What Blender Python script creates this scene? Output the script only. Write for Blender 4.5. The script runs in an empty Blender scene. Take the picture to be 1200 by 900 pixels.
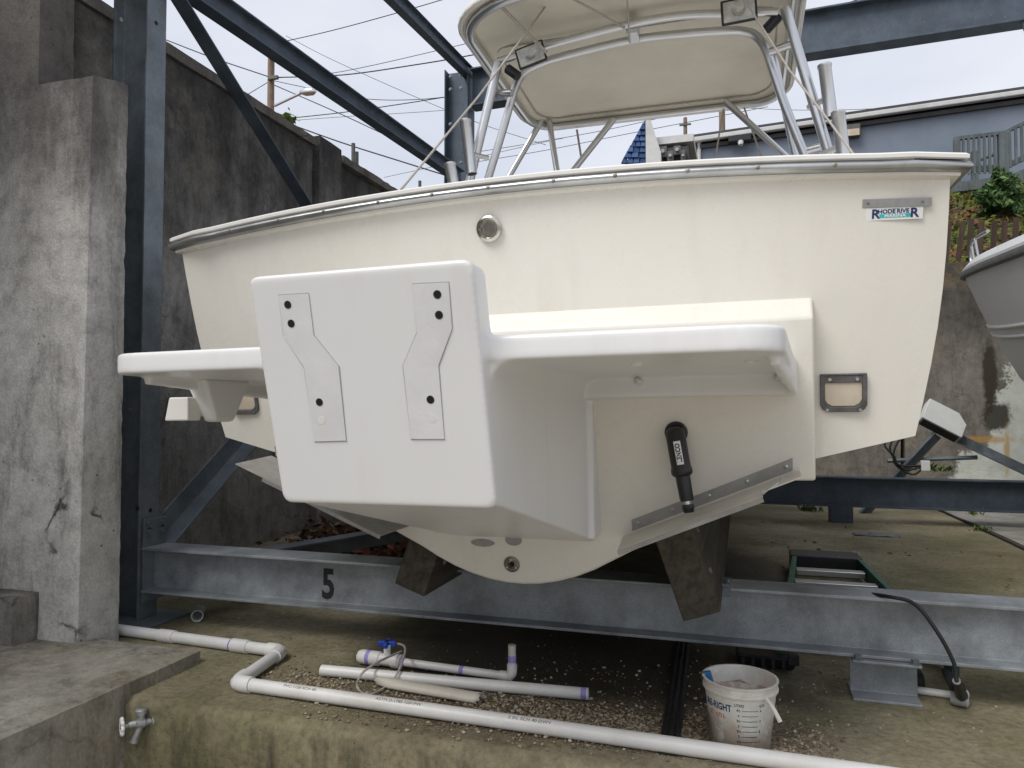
import bpy, bmesh, math, random
from mathutils import Vector, Matrix, noise
R = math.radians
rnd = random.Random(7)
S = bpy.context.scene
COL = S.collection

# ---------------------------------------------------------------- camera, sky, sun, exposure
CAM_H = 0.956; YAW = R(17.2); PITCH = R(1.97); FPX = 870.0
cd = bpy.data.cameras.new('camera'); cam = bpy.data.objects.new('camera', cd); COL.objects.link(cam)
cd.sensor_width = 36.0; cd.lens = FPX / 1200 * 36; cd.clip_start = 0.05; cd.clip_end = 2000
cam.location = (0, 0, CAM_H); cam.rotation_euler = (R(90) + PITCH, 0, YAW)
S.camera = cam

SUN_EL, SUN_AZ = R(50), R(212)          # direction the light comes from, azimuth clockwise from +Y
w = bpy.data.worlds.new('World'); S.world = w; w.use_nodes = True
nt = w.node_tree; nt.nodes.clear()
wo = nt.nodes.new('ShaderNodeOutputWorld'); bg = nt.nodes.new('ShaderNodeBackground'); bg.inputs['Strength'].default_value = 0.1
sk = nt.nodes.new('ShaderNodeTexSky'); sk.sky_type = 'NISHITA'; sk.sun_disc = False
sk.sun_elevation = SUN_EL; sk.sun_rotation = SUN_AZ; sk.dust_density = 4; sk.air_density = 1.2
tc = nt.nodes.new('ShaderNodeTexCoord'); mp = nt.nodes.new('ShaderNodeMapping'); mp.inputs['Scale'].default_value = (1, 1, 2.6)
cn = nt.nodes.new('ShaderNodeTexNoise'); cn.inputs['Scale'].default_value = 2.2; cn.inputs['Detail'].default_value = 6
cr = nt.nodes.new('ShaderNodeValToRGB')   # the cloud deck, slightly uneven
cr.color_ramp.elements[0].position = .3; cr.color_ramp.elements[0].color = (4.3, 4.55, 5.25, 1)
cr.color_ramp.elements[1].position = .72; cr.color_ramp.elements[1].color = (6.0, 6.1, 6.5, 1)
mx = nt.nodes.new('ShaderNodeMix'); mx.data_type = 'RGBA'; mx.inputs[0].default_value = 0.88
nt.links.new(tc.outputs['Generated'], mp.inputs[0]); nt.links.new(mp.outputs[0], cn.inputs['Vector'])
nt.links.new(cn.outputs['Fac'], cr.inputs[0])
nt.links.new(sk.outputs[0], mx.inputs[6]); nt.links.new(cr.outputs[0], mx.inputs[7])
nt.links.new(mx.outputs[2], bg.inputs['Color']); nt.links.new(bg.outputs[0], wo.inputs['Surface'])

sl = bpy.data.lights.new('sun', 'SUN'); sl.energy = 1.5; sl.angle = R(30); sl.color = (1, .97, .93)
so = bpy.data.objects.new('sun', sl); COL.objects.link(so)
sd = Vector((math.sin(SUN_AZ) * math.cos(SUN_EL), math.cos(SUN_AZ) * math.cos(SUN_EL), math.sin(SUN_EL)))
so.rotation_euler = (-sd).to_track_quat('-Z', 'Y').to_euler(); so.location = sd * 30
S.view_settings.view_transform = 'Standard'; S.view_settings.look = 'None'
S.view_settings.gamma = 1; S.view_settings.exposure = 0.68

# ---------------------------------------------------------------- helpers
_f = Vector((-math.sin(YAW) * math.cos(PITCH), math.cos(YAW) * math.cos(PITCH), math.sin(PITCH)))
_r = Vector((math.cos(YAW), math.sin(YAW), 0)); _u = _r.cross(_f)
def at(px, py, x=None, y=None, z=None):
    """survey helper: where a line of sight meets a plane of the place"""
    d = _f * FPX + _r * (px - 600) - _u * (py - 450); o = Vector((0, 0, CAM_H))
    t = ((x - o.x) / d.x) if x is not None else ((y - o.y) / d.y) if y is not None else ((z - o.z) / d.z)
    return o + d * t
V = Vector
MW = {}
class MB:
    def __init__(s): s.v = []; s.f = []; s.m = []
    def add(s, vs, fs, mi=0):
        n = len(s.v); s.v += [V(p) for p in vs]
        for f in fs: s.f.append(tuple(i + n for i in f)); s.m.append(mi)
        return s
    def hexa(s, p, mi=0):   # 4 bottom ccw, 4 top ccw
        return s.add(p, [(3,2,1,0),(4,5,6,7),(0,1,5,4),(1,2,6,5),(2,3,7,6),(3,0,4,7)], mi)
    def box(s, a, b, mi=0, M=None):
        x0,y0,z0 = a; x1,y1,z1 = b
        p = [V(q) for q in ((x0,y0,z0),(x1,y0,z0),(x1,y1,z0),(x0,y1,z0),(x0,y0,z1),(x1,y0,z1),(x1,y1,z1),(x0,y1,z1))]
        if M: p = [M @ q for q in p]
        return s.hexa(p, mi)
    def prism(s, poly, p0, p1, xd, yd=None, mi=0):   # 2D polygon swept from p0 to p1
        p0, p1, xd = V(p0), V(p1), V(xd).normalized(); a = (p1 - p0).normalized()
        if yd is None: xd = (xd - a * xd.dot(a)).normalized(); yd = a.cross(xd)
        else: yd = V(yd)
        n = len(poly); vs = [p0 + xd*x + yd*y for x, y in poly] + [p1 + xd*x + yd*y for x, y in poly]
        fs = [tuple(range(n))[::-1], tuple(range(n, 2*n))] + [(i, (i+1) % n, n + (i+1) % n, n + i) for i in range(n)]
        return s.add(vs, fs, mi)
    def tube(s, path, r, n=10, closed=False, mi=0, cap=True):
        P = [V(p) for p in path]; N = len(P); rr = r if isinstance(r, (list, tuple)) else [r]*N
        vs = []; up = None
        for i, p in enumerate(P):
            if closed: t = P[(i+1) % N] - P[i-1]
            else: t = P[min(i+1, N-1)] - P[max(i-1, 0)]
            t.normalize()
            if up is None:
                up = V((0,0,1)) if abs(t.z) < .9 else V((1,0,0))
            sd_ = t.cross(up)
            if sd_.length < 1e-6: sd_ = t.orthogonal()
            sd_.normalize(); up = sd_.cross(t).normalized()
            for k in range(n):
                a = 2*math.pi*k/n; vs.append(p + (sd_*math.cos(a) + up*math.sin(a))*rr[i])
        fs = []
        for i in range(N if closed else N-1):
            j = (i+1) % N
            for k in range(n): fs.append((i*n+k, i*n+(k+1) % n, j*n+(k+1) % n, j*n+k))
        if not closed and cap: fs += [tuple(range(n))[::-1], tuple(range((N-1)*n, N*n))]
        return s.add(vs, fs, mi)
    def lathe(s, prof, o, ax=(0,0,1), n=24, mi=0, cap=True):   # prof: (radius, height)
        o, ax = V(o), V(ax).normalized(); x = ax.orthogonal().normalized(); y = ax.cross(x)
        vs = []; N = len(prof)
        for r_, h in prof:
            for k in range(n):
                a = 2*math.pi*k/n; vs.append(o + ax*h + (x*math.cos(a) + y*math.sin(a))*r_)
        fs = [(i*n+k, i*n+(k+1) % n, (i+1)*n+(k+1) % n, (i+1)*n+k) for i in range(N-1) for k in range(n)]
        if cap: fs += [tuple(range(n))[::-1], tuple(range((N-1)*n, N*n))]
        return s.add(vs, fs, mi)
    def grid(s, fn, nu, nv, mi=0):
        vs = [fn(i/nu, j/nv) for j in range(nv+1) for i in range(nu+1)]
        return s.add(vs, [(j*(nu+1)+i, j*(nu+1)+i+1, (j+1)*(nu+1)+i+1, (j+1)*(nu+1)+i) for j in range(nv) for i in range(nu)], mi)
    def build(s, name, mat, parent=None, world=True, smooth=None, bevel=0, seg=2, merge=False, label=None, kind=None, recalc=True):
        me = bpy.data.meshes.new(name)
        vs = s.v
        if parent is not None:
            if world: iv = MW[parent.name].inverted(); vs = [iv @ p for p in vs]
            off = None
        else:
            x0 = min(p.x for p in vs); x1 = max(p.x for p in vs); y0 = min(p.y for p in vs); y1 = max(p.y for p in vs); z0 = min(p.z for p in vs)
            off = V(((x0+x1)/2, (y0+y1)/2, z0)); vs = [p - off for p in vs]
        me.from_pydata([tuple(p) for p in vs], [], s.f)
        mats = mat if isinstance(mat, (list, tuple)) else [mat]
        for m in mats: me.materials.append(m)
        if len(mats) > 1: me.polygons.foreach_set('material_index', s.m)
        if merge or recalc:
            bm = bmesh.new(); bm.from_mesh(me)
            if merge: bmesh.ops.remove_doubles(bm, verts=bm.verts, dist=1e-4)
            if recalc: bmesh.ops.recalc_face_normals(bm, faces=bm.faces)
            bm.to_mesh(me); bm.free()
        if smooth is not None:
            me.shade_smooth(); me.set_sharp_from_angle(angle=R(smooth))
        o = bpy.data.objects.new(name, me); COL.objects.link(o)
        if parent is not None: o.parent = parent; MW[o.name] = MW[parent.name]
        else: o.location = off; MW[o.name] = Matrix.Translation(off)
        if bevel:
            b = o.modifiers.new('bevel', 'BEVEL'); b.width = bevel; b.segments = seg; b.limit_method = 'ANGLE'; b.angle_limit = R(40); b.harden_normals = False
        if label: o['label'] = label
        if kind: o['kind'] = kind
        return o
def tag(o, label, cat, group=None):
    o['label'] = label; o['category'] = cat
    if group: o['group'] = group
    return o
def thing(name, loc, label, cat, group=None, rot=None):
    o = bpy.data.objects.new(name, None); COL.objects.link(o); o.location = loc; o.empty_display_size = .2
    M = Matrix.Translation(V(loc))
    if rot: o.rotation_euler = rot; M = M @ o.rotation_euler.to_matrix().to_4x4()
    MW[o.name] = M
    return tag(o, label, cat, group)
def text_mb(txt, size, M, bold=0.0, ext=0.0008, sx=1.0, wrap=None, space=1.0):
    cu = bpy.data.curves.new('t', 'FONT'); cu.body = txt; cu.size = size; cu.extrude = ext; cu.offset = bold; cu.align_x = 'CENTER'; cu.align_y = 'CENTER'; cu.resolution_u = 3; cu.space_character = space
    ob = bpy.data.objects.new('t', cu); COL.objects.link(ob)
    dg = bpy.context.evaluated_depsgraph_get(); me = bpy.data.meshes.new_from_object(ob.evaluated_get(dg))
    m = MB(); vs = [V((v.co.x*sx, v.co.y, v.co.z)) for v in me.vertices]
    vs = [wrap(p) for p in vs] if wrap else [M @ p for p in vs]
    m.add(vs, [tuple(p.vertices) for p in me.polygons])
    bpy.data.objects.remove(ob); bpy.data.curves.remove(cu); bpy.data.meshes.remove(me)
    return m
def frame(o, x, y):   # matrix from origin, x and y directions
    x = V(x).normalized(); y = V(y); z = x.cross(y).normalized(); y = z.cross(x)
    return Matrix((( x.x, y.x, z.x, o[0]), (x.y, y.y, z.y, o[1]), (x.z, y.z, z.z, o[2]), (0,0,0,1)))
def bez(pts, n=8):   # Catmull-Rom through points
    P = [V(p) for p in pts]; P = [P[0]*2 - P[1]] + P + [P[-1]*2 - P[-2]]; out = []
    for i in range(1, len(P)-2):
        for k in range(n):
            t = k/n; a, b, c, d = P[i-1:i+3]
            out.append(.5*((2*b) + (c-a)*t + (2*a-5*b+4*c-d)*t*t + (3*b-a-3*c+d)*t**3))
    return out + [P[-2]]
def roughen(o, size, amp, freq=3.0, seed=0.0):
    """subdivide to about size and push the skin in and out, for cast concrete"""
    bm = bmesh.new(); bm.from_mesh(o.data)
    for _ in range(9):
        es = [e for e in bm.edges if e.calc_length() > size*1.6]
        if not es or len(bm.verts) > 60000: break
        bmesh.ops.subdivide_edges(bm, edges=es, cuts=1, use_grid_fill=True)
    bmesh.ops.triangulate(bm, faces=[f for f in bm.faces if len(f.verts) > 4])
    bm.normal_update()
    mv = []
    for v in bm.verts:
        p = v.co + o.location + V((seed, seed*2, 0))
        d = noise.fractal(p*freq, 1.0, 2.0, 4)*amp
        ed = max((e.calc_face_angle(0) for e in v.link_edges if len(e.link_faces) == 2), default=0)
        if ed > .6: d = -abs(noise.fractal(p*freq*4, .8, 2.0, 4))*amp*1.3 - amp*.4
        mv.append(v.normal*d)
    for v, d in zip(bm.verts, mv): v.co += d
    bm.to_mesh(o.data); bm.free(); o.data.shade_smooth(); o.data.set_sharp_from_angle(angle=R(50))

# ---------------------------------------------------------------- materials
class NT:
    def __init__(s, name):
        s.m = bpy.data.materials.new(name); s.m.use_nodes = True; s.t = s.m.node_tree; s.b = s.t.nodes['Principled BSDF']
        s.co = s.n('ShaderNodeTexCoord').outputs['Object']
    def n(s, k): return s.t.nodes.new(k)
    def l(s, a, b): s.t.links.new(a, b)
    def map(s, scale, loc=(0,0,0)):
        m = s.n('ShaderNodeMapping'); m.inputs['Scale'].default_value = scale; m.inputs['Location'].default_value = loc; s.l(s.co, m.inputs[0]); return m.outputs[0]
    def noise(s, scale, detail=6, rough=.6, vec=None, dist=0):
        x = s.n('ShaderNodeTexNoise'); x.inputs['Scale'].default_value = scale; x.inputs['Detail'].default_value = min(detail, 8 if scale < 12 else 4); x.inputs['Roughness'].default_value = rough; x.inputs['Distortion'].default_value = dist
        s.l(vec or s.co, x.inputs['Vector']); return x.outputs['Fac']
    def ramp(s, fac, stops):
        x = s.n('ShaderNodeValToRGB'); e = x.color_ramp.elements
        while len(e) < len(stops): e.new(.5)
        for q, (p, c) in zip(e, stops): q.position = p; q.color = (*c, 1) if isinstance(c, tuple) else (c, c, c, 1)
        s.l(fac, x.inputs[0]); return x.outputs[0]
    def mix(s, fac, a, b, mode='MIX'):
        x = s.n('ShaderNodeMix'); x.data_type = 'RGBA'; x.blend_type = mode
        for i, q in ((0, fac), (6, a), (7, b)):
            if isinstance(q, (int, float)): x.inputs[i].default_value = q
            elif isinstance(q, tuple): x.inputs[i].default_value = (*q, 1)
            else: s.l(q, x.inputs[i])
        return x.outputs[2]
    def math(s, op, a, b=0.0, c=None):
        x = s.n('ShaderNodeMath'); x.operation = op; x.use_clamp = op in ('SUBTRACT',) and False
        for i, q in enumerate((a, b) if c is None else (a, b, c)):
            if isinstance(q, (int, float)): x.inputs[i].default_value = q
            else: s.l(q, x.inputs[i])
        return x.outputs[0]
    def sep(s, vec=None):
        x = s.n('ShaderNodeSeparateXYZ'); s.l(vec or s.co, x.inputs[0]); return x.outputs
    def smooth(s, v, a, b, lo=0.0, hi=1.0):
        x = s.n('ShaderNodeMapRange'); x.interpolation_type = 'SMOOTHSTEP'
        for i, q in enumerate((v, a, b, lo, hi)):
            if isinstance(q, (int, float)): x.inputs[i].default_value = q
            else: s.l(q, x.inputs[i])
        return x.outputs[0]
    def bump(s, h, strength=.3, dist=.01):
        x = s.n('ShaderNodeBump'); x.inputs['Strength'].default_value = strength; x.inputs['Distance'].default_value = dist; s.l(h, x.inputs['Height']); s.l(x.outputs[0], s.b.inputs['Normal'])
    def out(s, col=None, rough=None, metal=0, spec=.5):
        if col is not None:
            if isinstance(col, tuple): s.b.inputs['Base Color'].default_value = (*col, 1)
            else: s.l(col, s.b.inputs['Base Color'])
        if rough is not None:
            if isinstance(rough, (int, float)): s.b.inputs['Roughness'].default_value = rough
            else: s.l(rough, s.b.inputs['Roughness'])
        s.b.inputs['Metallic'].default_value = metal; s.b.inputs['Specular IOR Level'].default_value = spec
        return s.m
def simple(name, c, rough=.5, metal=0, var=.12, scale=8, spec=.5, bump=0, dirt=None, dirtamt=.5):
    t = NT(name); f = t.noise(scale, 8, .65)
    lo = tuple(max(0, q*(1-var)) for q in c); hi = tuple(min(1, q*(1+var)) for q in c)
    col = t.ramp(f, [(.3, lo), (.7, hi)])
    if dirt:
        g = t.noise(scale*.35, 8, .7); col = t.mix(t.ramp(g, [(.5, 0.0), (.75, dirtamt)]), col, dirt)
    dr_ = .025 if metal > .5 else .08
    r = t.ramp(t.noise(scale*2.3, 6), [(.3, max(0, rough-dr_)), (.7, min(1, rough+dr_))])
    if bump: t.bump(t.noise(scale*10, 6), bump, .004)
    return t.out(col, r, metal, spec)
def concrete(name, light, mid, dark, crack=1.0, streak=.6, seed=0.0, dk=(.42, .62), top=None, warm=None):
    t = NT(name); t.co = t.map((1,1,1), (seed, seed*.7, 0))
    big = t.noise(1.3, 9, .76, dist=.25); sp = t.noise(11, 8, .78); fine = t.noise(90, 4, .6)
    col = t.ramp(big, [(.33, mid), (.6, light)])
    st = t.noise(2.2, 8, .78, vec=t.map((1.9, 1.9, .42), (seed, 0, 0)), dist=.3)
    col = t.mix(t.math('MULTIPLY', t.ramp(st, [(dk[0], 0.0), (dk[1], 1.0)]), streak), col, dark)
    if top:   # black mildew that has grown down from the top
        z = t.sep()[2]; e = t.math('ADD', z, t.math('MULTIPLY', t.math('SUBTRACT', t.noise(2.6, 7, .7, vec=t.map((1.5,1.5,.5))), .5), top[2]))
        col = t.mix(t.smooth(e, top[0], top[1], 0, top[3]), col, dark)
    if warm:
        col = t.mix(t.ramp(t.noise(.9, 7, .7, vec=t.map((1,1,1),(5,3,1))), [(.52, 0.0), (.68, warm[1])]), col, warm[0])
    col = t.mix(.75, col, t.ramp(sp, [(.3, .45), (.5, .95), (.75, 1.25)]), 'MULTIPLY')
    pit = t.n('ShaderNodeTexVoronoi'); pit.inputs['Scale'].default_value = 17; pit.inputs['Randomness'].default_value = 1; t.l(t.co, pit.inputs['Vector'])
    col = t.mix(t.math('MULTIPLY', t.ramp(pit.outputs['Distance'], [(.06, 1.0), (.11, 0.0)]), t.ramp(t.noise(3.3, 4), [(.52, 0.0), (.6, .8)])), col, (.035,.03,.027))
    col = t.mix(.5, col, t.ramp(fine, [(.3, .7), (.7, 1.2)]), 'MULTIPLY')
    h = t.mix(.5, sp, fine)
    if crack:
        vn = t.n('ShaderNodeTexVoronoi'); vn.feature = 'DISTANCE_TO_EDGE'; vn.inputs['Scale'].default_value = .9
        dv = t.n('ShaderNodeVectorMath'); dv.operation = 'ADD'; nz = t.n('ShaderNodeTexNoise'); nz.inputs['Scale'].default_value = 5; nz.inputs['Detail'].default_value = 8; t.l(t.co, nz.inputs['Vector'])
        sc = t.n('ShaderNodeVectorMath'); sc.operation = 'SCALE'; sc.inputs['Scale'].default_value = .35; t.l(nz.outputs['Color'], sc.inputs[0]); t.l(t.co, dv.inputs[0]); t.l(sc.outputs[0], dv.inputs[1]); t.l(dv.outputs[0], vn.inputs['Vector'])
        c = t.ramp(vn.outputs['Distance'], [(0.0, 1.0), (.012, 0.0)])
        msk = t.math('MULTIPLY', t.math('MULTIPLY', c, t.ramp(t.noise(1.7, 3), [(.5, 0.0), (.56, 1.0)])), crack)
        col = t.mix(msk, col, (.03, .028, .025)); h = t.mix(msk, h, (0, 0, 0))
    t.bump(h, .55, .012)
    return t.out(col, .9, 0, .25)
def steel(name, c, spang=.25, rough=.5, rust=.2, metal=.35):
    t = NT(name)
    vn = t.n('ShaderNodeTexVoronoi'); vn.inputs['Scale'].default_value = 140; t.l(t.co, vn.inputs['Vector'])
    g = t.math('MULTIPLY', vn.outputs['Distance'], 1.0)
    n1 = t.noise(5, 9, .7); n2 = t.noise(38, 5, .7)
    col = t.ramp(n1, [(.3, tuple(q*.55 for q in c)), (.68, tuple(q*1.3 for q in c))])
    col = t.mix(spang, col, t.ramp(g, [(.1, 1.5), (.5, .9)]), 'MULTIPLY')
    col = t.mix(t.ramp(n2, [(.66, 0.0), (.74, .35)]), col, (.5, .52, .52))
    col = t.mix(t.ramp(t.noise(3.1, 9, .75), [(.6, 0.0), (.72, rust)]), col, (.16, .09, .05))
    st = t.noise(3, 6, .6, vec=t.map((3, 3, .3))); col = t.mix(t.ramp(st, [(.5, 0.0), (.8, .4)]), col, tuple(q*.5 for q in c))
    t.bump(n2, .12, .003)
    return t.out(col, t.ramp(n1, [(.3, rough-.1), (.7, rough+.12)]), metal, .5)

def gelcoat(name, c, yel, rough, amt=.5, streaks=None):
    t = NT(name); f = t.noise(1.3, 8, .6)
    col = t.ramp(f, [(.3, c), (.75, tuple(a*(1-amt)+b*amt for a, b in zip(c, yel)))])
    st = t.noise(4, 6, .6, vec=t.map((3.5, 3.5, .12))); col = t.mix(t.ramp(st, [(.52, 0.0), (.78, .17)]), col, (.47, .43, .36))
    sp = t.noise(60, 3, .5); col = t.mix(t.ramp(sp, [(.77, 0.0), (.80, .3)]), col, (.3, .25, .18))
    t.bump(t.noise(3, 3, .5), .05, .02)
    t.b.inputs['Coat Weight'].default_value = .15; t.b.inputs['Coat Roughness'].default_value = .25
    return t.out(col, t.ramp(t.noise(9, 7), [(.3, rough-.015), (.7, rough+.03)]), 0, .4)

m_buttress = concrete('weathered_buttress_concrete', (.61,.595,.56), (.41,.395,.365), (.042,.037,.033), 1.0, .75, 3.0, (.52,.70), (1.3, 2.3, 1.7, .85))
m_plinth = concrete('plinth_concrete', (.30,.28,.25), (.2,.19,.165), (.055,.05,.04), .6, .7, 9.0)
m_ledge = concrete('ledge_concrete', (.40,.38,.325), (.22,.205,.165), (.04,.036,.026), .3, .75, 14.0, (.48,.66), None, ((.34,.25,.14), .3))
m_wall = concrete('mildewed_wall_concrete', (.37,.355,.33), (.19,.182,.168), (.02,.02,.021), .4, .65, 21.0, (.47,.68), (1.5, 3.2, 2.0, .9), ((.30,.26,.20), .5))
m_backwall = None
m_coping = concrete('coping_concrete', (.19,.175,.155), (.10,.093,.08), (.025,.022,.02), .8, .5, 5.0)

def backwall_material():
    m = concrete('stained_back_wall_concrete', (.24,.22,.19), (.15,.135,.115), (.03,.027,.024), .5, .55, 31.0, (.45,.68), (.9, 2.9, 2.0, .8), ((.33,.24,.12), .45))
    t = NT.__new__(NT); t.m = m; t.t = m.node_tree; t.b = t.t.nodes['Principled BSDF']; t.co = t.n('ShaderNodeTexCoord').outputs['Object']
    col = t.b.inputs['Base Color'].links[0].from_socket; s = t.sep()
    w1 = t.math('MULTIPLY', t.math('SUBTRACT', t.noise(3.5, 9, .72), .5), 1.5); w2 = t.math('MULTIPLY', t.math('SUBTRACT', t.noise(9, 8, .75), .5), 1.3)
    def blob(px, py, ex, ey, rx_, wob, e0, e1):
        p = at(px, py, y=10.28); q = at(ex, ey, y=10.28); cx, cz = p.x - 4, p.z
        a = t.math('DIVIDE', t.math('SUBTRACT', s[0], cx), abs(q.x-p.x)); b = t.math('DIVIDE', t.math('SUBTRACT', s[2], cz), abs(q.z-p.z))
        return t.smooth(t.math('ADD', t.math('SQRT', t.math('ADD', t.math('MULTIPLY', a, a), t.math('MULTIPLY', b, b))), wob), e0, e1, 1, 0)
    paint = t.math('MAXIMUM', blob(1215, 510, 1290, 600, 0, w1, .8, .9), blob(1165, 560, 1225, 605, 0, w1, .8, .95))
    col = t.mix(t.math('MULTIPLY', paint, .95), col, t.ramp(t.noise(4, 8, .7), [(.3, (.40,.42,.36)), (.6, (.58,.60,.55))]))
    moss = t.math('MAXIMUM', blob(1160, 440, 1172, 490, 0, w2, .6, 1.0), blob(1168, 488, 1190, 510, 0, w2, .6, 1.0))
    col = t.mix(t.math('MULTIPLY', moss, .95), col, (.035,.03,.02))
    rust = t.math('MAXIMUM', blob(1180, 530, 1186, 570, 0, w2, .3, 1.0), blob(1150, 515, 1200, 521, 0, w2, .3, 1.1))
    col = t.mix(t.math('MULTIPLY', rust, .7), col, (.42,.24,.06))
    t.l(col, t.b.inputs['Base Color']); return m
m_backwall = backwall_material()
def pad_material():
    t = NT('algae_stained_pad_concrete')
    big = t.noise(.8, 9, .66, dist=.4); med = t.noise(4.5, 8, .7); sp = t.noise(40, 5, .7)
    col = t.ramp(big, [(.3, (.14,.118,.072)), (.5, (.25,.22,.14)), (.7, (.38,.34,.245))])
    col = t.mix(t.ramp(t.noise(1.1, 8, .7, vec=t.map((1,1,1),(7,2,0))), [(.48, 0.0), (.64, .7)]), col, (.112,.116,.046))
    col = t.mix(t.ramp(med, [(.52, 0.0), (.75, .55)]), col, (.07,.055,.037))
    col = t.mix(.6, col, t.ramp(sp, [(.3, .4), (.5, .95), (.72, 1.4)]), 'MULTIPLY')
    # the black wet patch that drips from the hull drain have left under the keel, and a second one by the ladder
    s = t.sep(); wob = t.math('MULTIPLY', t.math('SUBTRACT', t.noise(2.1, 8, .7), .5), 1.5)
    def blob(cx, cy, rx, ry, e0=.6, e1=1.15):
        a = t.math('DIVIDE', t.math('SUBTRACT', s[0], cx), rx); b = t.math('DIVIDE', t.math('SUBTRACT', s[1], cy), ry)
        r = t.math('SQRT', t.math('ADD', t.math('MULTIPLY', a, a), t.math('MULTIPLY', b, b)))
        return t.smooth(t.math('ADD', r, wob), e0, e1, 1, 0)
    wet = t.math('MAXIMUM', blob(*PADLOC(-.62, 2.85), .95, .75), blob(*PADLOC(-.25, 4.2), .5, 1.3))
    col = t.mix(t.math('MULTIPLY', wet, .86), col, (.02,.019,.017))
    # grit packed in along the pipe run
    gy = t.math('ABSOLUTE', t.math('SUBTRACT', s[1], PADLOC(0, 2.30)[1])); gx = t.math('MULTIPLY', t.smooth(s[0], PADLOC(-1.75, 0)[0], PADLOC(-.9, 0)[0]), t.smooth(s[0], PADLOC(.0, 0)[0], PADLOC(.45, 0)[0], 1, 0))
    gr = t.math('MULTIPLY', t.smooth(t.math('ADD', gy, t.math('MULTIPLY', wob, .16)), .10, .26, 1, 0), gx)
    vg = t.n('ShaderNodeTexVoronoi'); vg.inputs['Scale'].default_value = 130; t.l(t.co, vg.inputs['Vector'])
    col = t.mix(t.math('MULTIPLY', gr, .8), col, t.mix(1.0, (.30,.24,.165), t.ramp(vg.outputs['Distance'], [(.15, 1.3), (.65, .25)]), 'MULTIPLY'))
    # run-off stains and lime on the front face
    face = t.smooth(s[2], -.06, -.012, 1, 0); st = t.noise(3.2, 7, .7, vec=t.map((2.4, 2.4, .3))); st2 = t.noise(2.1, 7, .75, vec=t.map((1.6, 1.6, .5), (4, 1, 0)))
    col = t.mix(t.math('MULTIPLY', face, t.ramp(st, [(.48, 0.0), (.66, .85)])), col, (.045,.038,.025))
    col = t.mix(t.math('MULTIPLY', face, t.ramp(st2, [(.58, 0.0), (.66, .6)])), col, (.42,.36,.26))
    spk = t.n('ShaderNodeTexVoronoi'); spk.inputs['Scale'].default_value = 26; t.l(t.co, spk.inputs['Vector'])
    col = t.mix(t.math('MULTIPLY', t.ramp(spk.outputs['Distance'], [(.05, 1.0), (.1, 0.0)]), t.ramp(t.noise(2.7, 4), [(.5, 0.0), (.58, .8)])), col, (.03,.025,.018))
    t.bump(t.mix(.5, med, sp), .7, .012)
    return t.out(col, t.mix(wet, (.85,.85,.85), (.45,.45,.45)), 0, .3)
def PADLOC(x, y): return (x - 3.35, y - 6.16)
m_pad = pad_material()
m_ground = simple('lower_floor_concrete', (.40,.365,.30), .9, 0, .3, 1.2, .3, .3, (.08,.07,.05), .6)
m_patch = simple('pale_pavement', (.30,.29,.26), .9, 0, .3, 5, .3, .4, (.12,.12,.08), .7)
m_beam = steel('galvanised_beam_steel', (.29,.315,.33), .35, .5, .3)
m_col = steel('blue_grey_column_steel', (.175,.205,.228), .3, .5, .2)
m_dark = steel('dark_blue_steel', (.07,.092,.12), .3, .55, .15)
m_hull = gelcoat('cream_hull_gelcoat', (.735,.712,.648), (.715,.677,.588), .27, .7)
m_deck = gelcoat('white_deck_gelcoat', (.74,.73,.70), (.71,.68,.61), .32)
m_brkt = gelcoat('white_bracket_gelcoat', (.748,.750,.748), (.73,.73,.72), .3)
m_pad2 = simple('grey_mounting_pad', (.69,.69,.695), .55, 0, .05, 12, .4, .1, (.4,.4,.4), .2)
m_line = simple('pad_edge_sealant', (.38,.38,.38), .7)
m_hole = simple('black_hole', (.006,.006,.006), .9)
m_black = simple('black_plastic', (.014,.015,.017), .38, 0, .2, 20, .5)
m_rubber = simple('black_rubber', (.018,.018,.018), .7, 0, .3, 25, .4, .2)
m_ss = simple('stainless_steel', (.55,.55,.55), .28, .95, .12, 30)
m_rail = simple('rub_rail_steel', (.46,.47,.47), .3, .9, .22, 6, .5, 0, (.08,.08,.06), .5)
m_tab = simple('brushed_tab_steel', (.36,.355,.345), .42, .4, .18, 14, .5, .1, (.25,.21,.15), .4)
m_alu = simple('aluminium_tube', (.66,.67,.68), .3, .9, .04, 6)
m_canvas = simple('cream_canopy_canvas', (.72,.675,.57), .75, 0, .06, 3, .3, .15, (.5,.45,.34), .3)
m_pvc = simple('white_pvc', (.74,.735,.71), .38, 0, .05, 9, .5, .05, (.42,.36,.27), .4)
m_pvcold = simple('yellowed_pvc', (.62,.58,.5), .45, 0, .1, 9, .5, .05, (.3,.24,.16), .4)
m_pvcg = simple('grey_pvc', (.42,.43,.44), .5, 0, .12, 12, .5, 0, (.2,.18,.15), .5)
m_purple = simple('purple_primer', (.32,.26,.62), .5, 0, .3, 30)
m_blue = simple('blue_valve_plastic', (.015,.06,.42), .4)
m_ink = simple('black_paint', (.012,.012,.014), .6)
m_navy = simple('navy_print', (.012,.018,.11), .5)
m_teal = simple('teal_print', (.03,.45,.47), .5)
m_red = simple('red_print', (.55,.05,.06), .5)
m_white = simple('white_sticker', (.74,.75,.74), .4, 0, .04)
m_plate = simple('grey_name_plate', (.33,.33,.33), .5, .5, .12, 40)
m_flap = simple('tan_scupper_flap', (.56,.49,.39), .6, 0, .12, 9, .4, .1, (.3,.2,.12), .5)
m_platesheen = simple('pale_sheen_tab_plate', (.70,.66,.58), .45, .1, .12, 10, .4, .1, (.4,.34,.26), .4)  # wet reflection on the right tab plate is put into this pale colour
m_frame = simple('weathered_black_frame', (.11,.11,.108), .6, .2, .35, 30, .4, .2)
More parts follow.
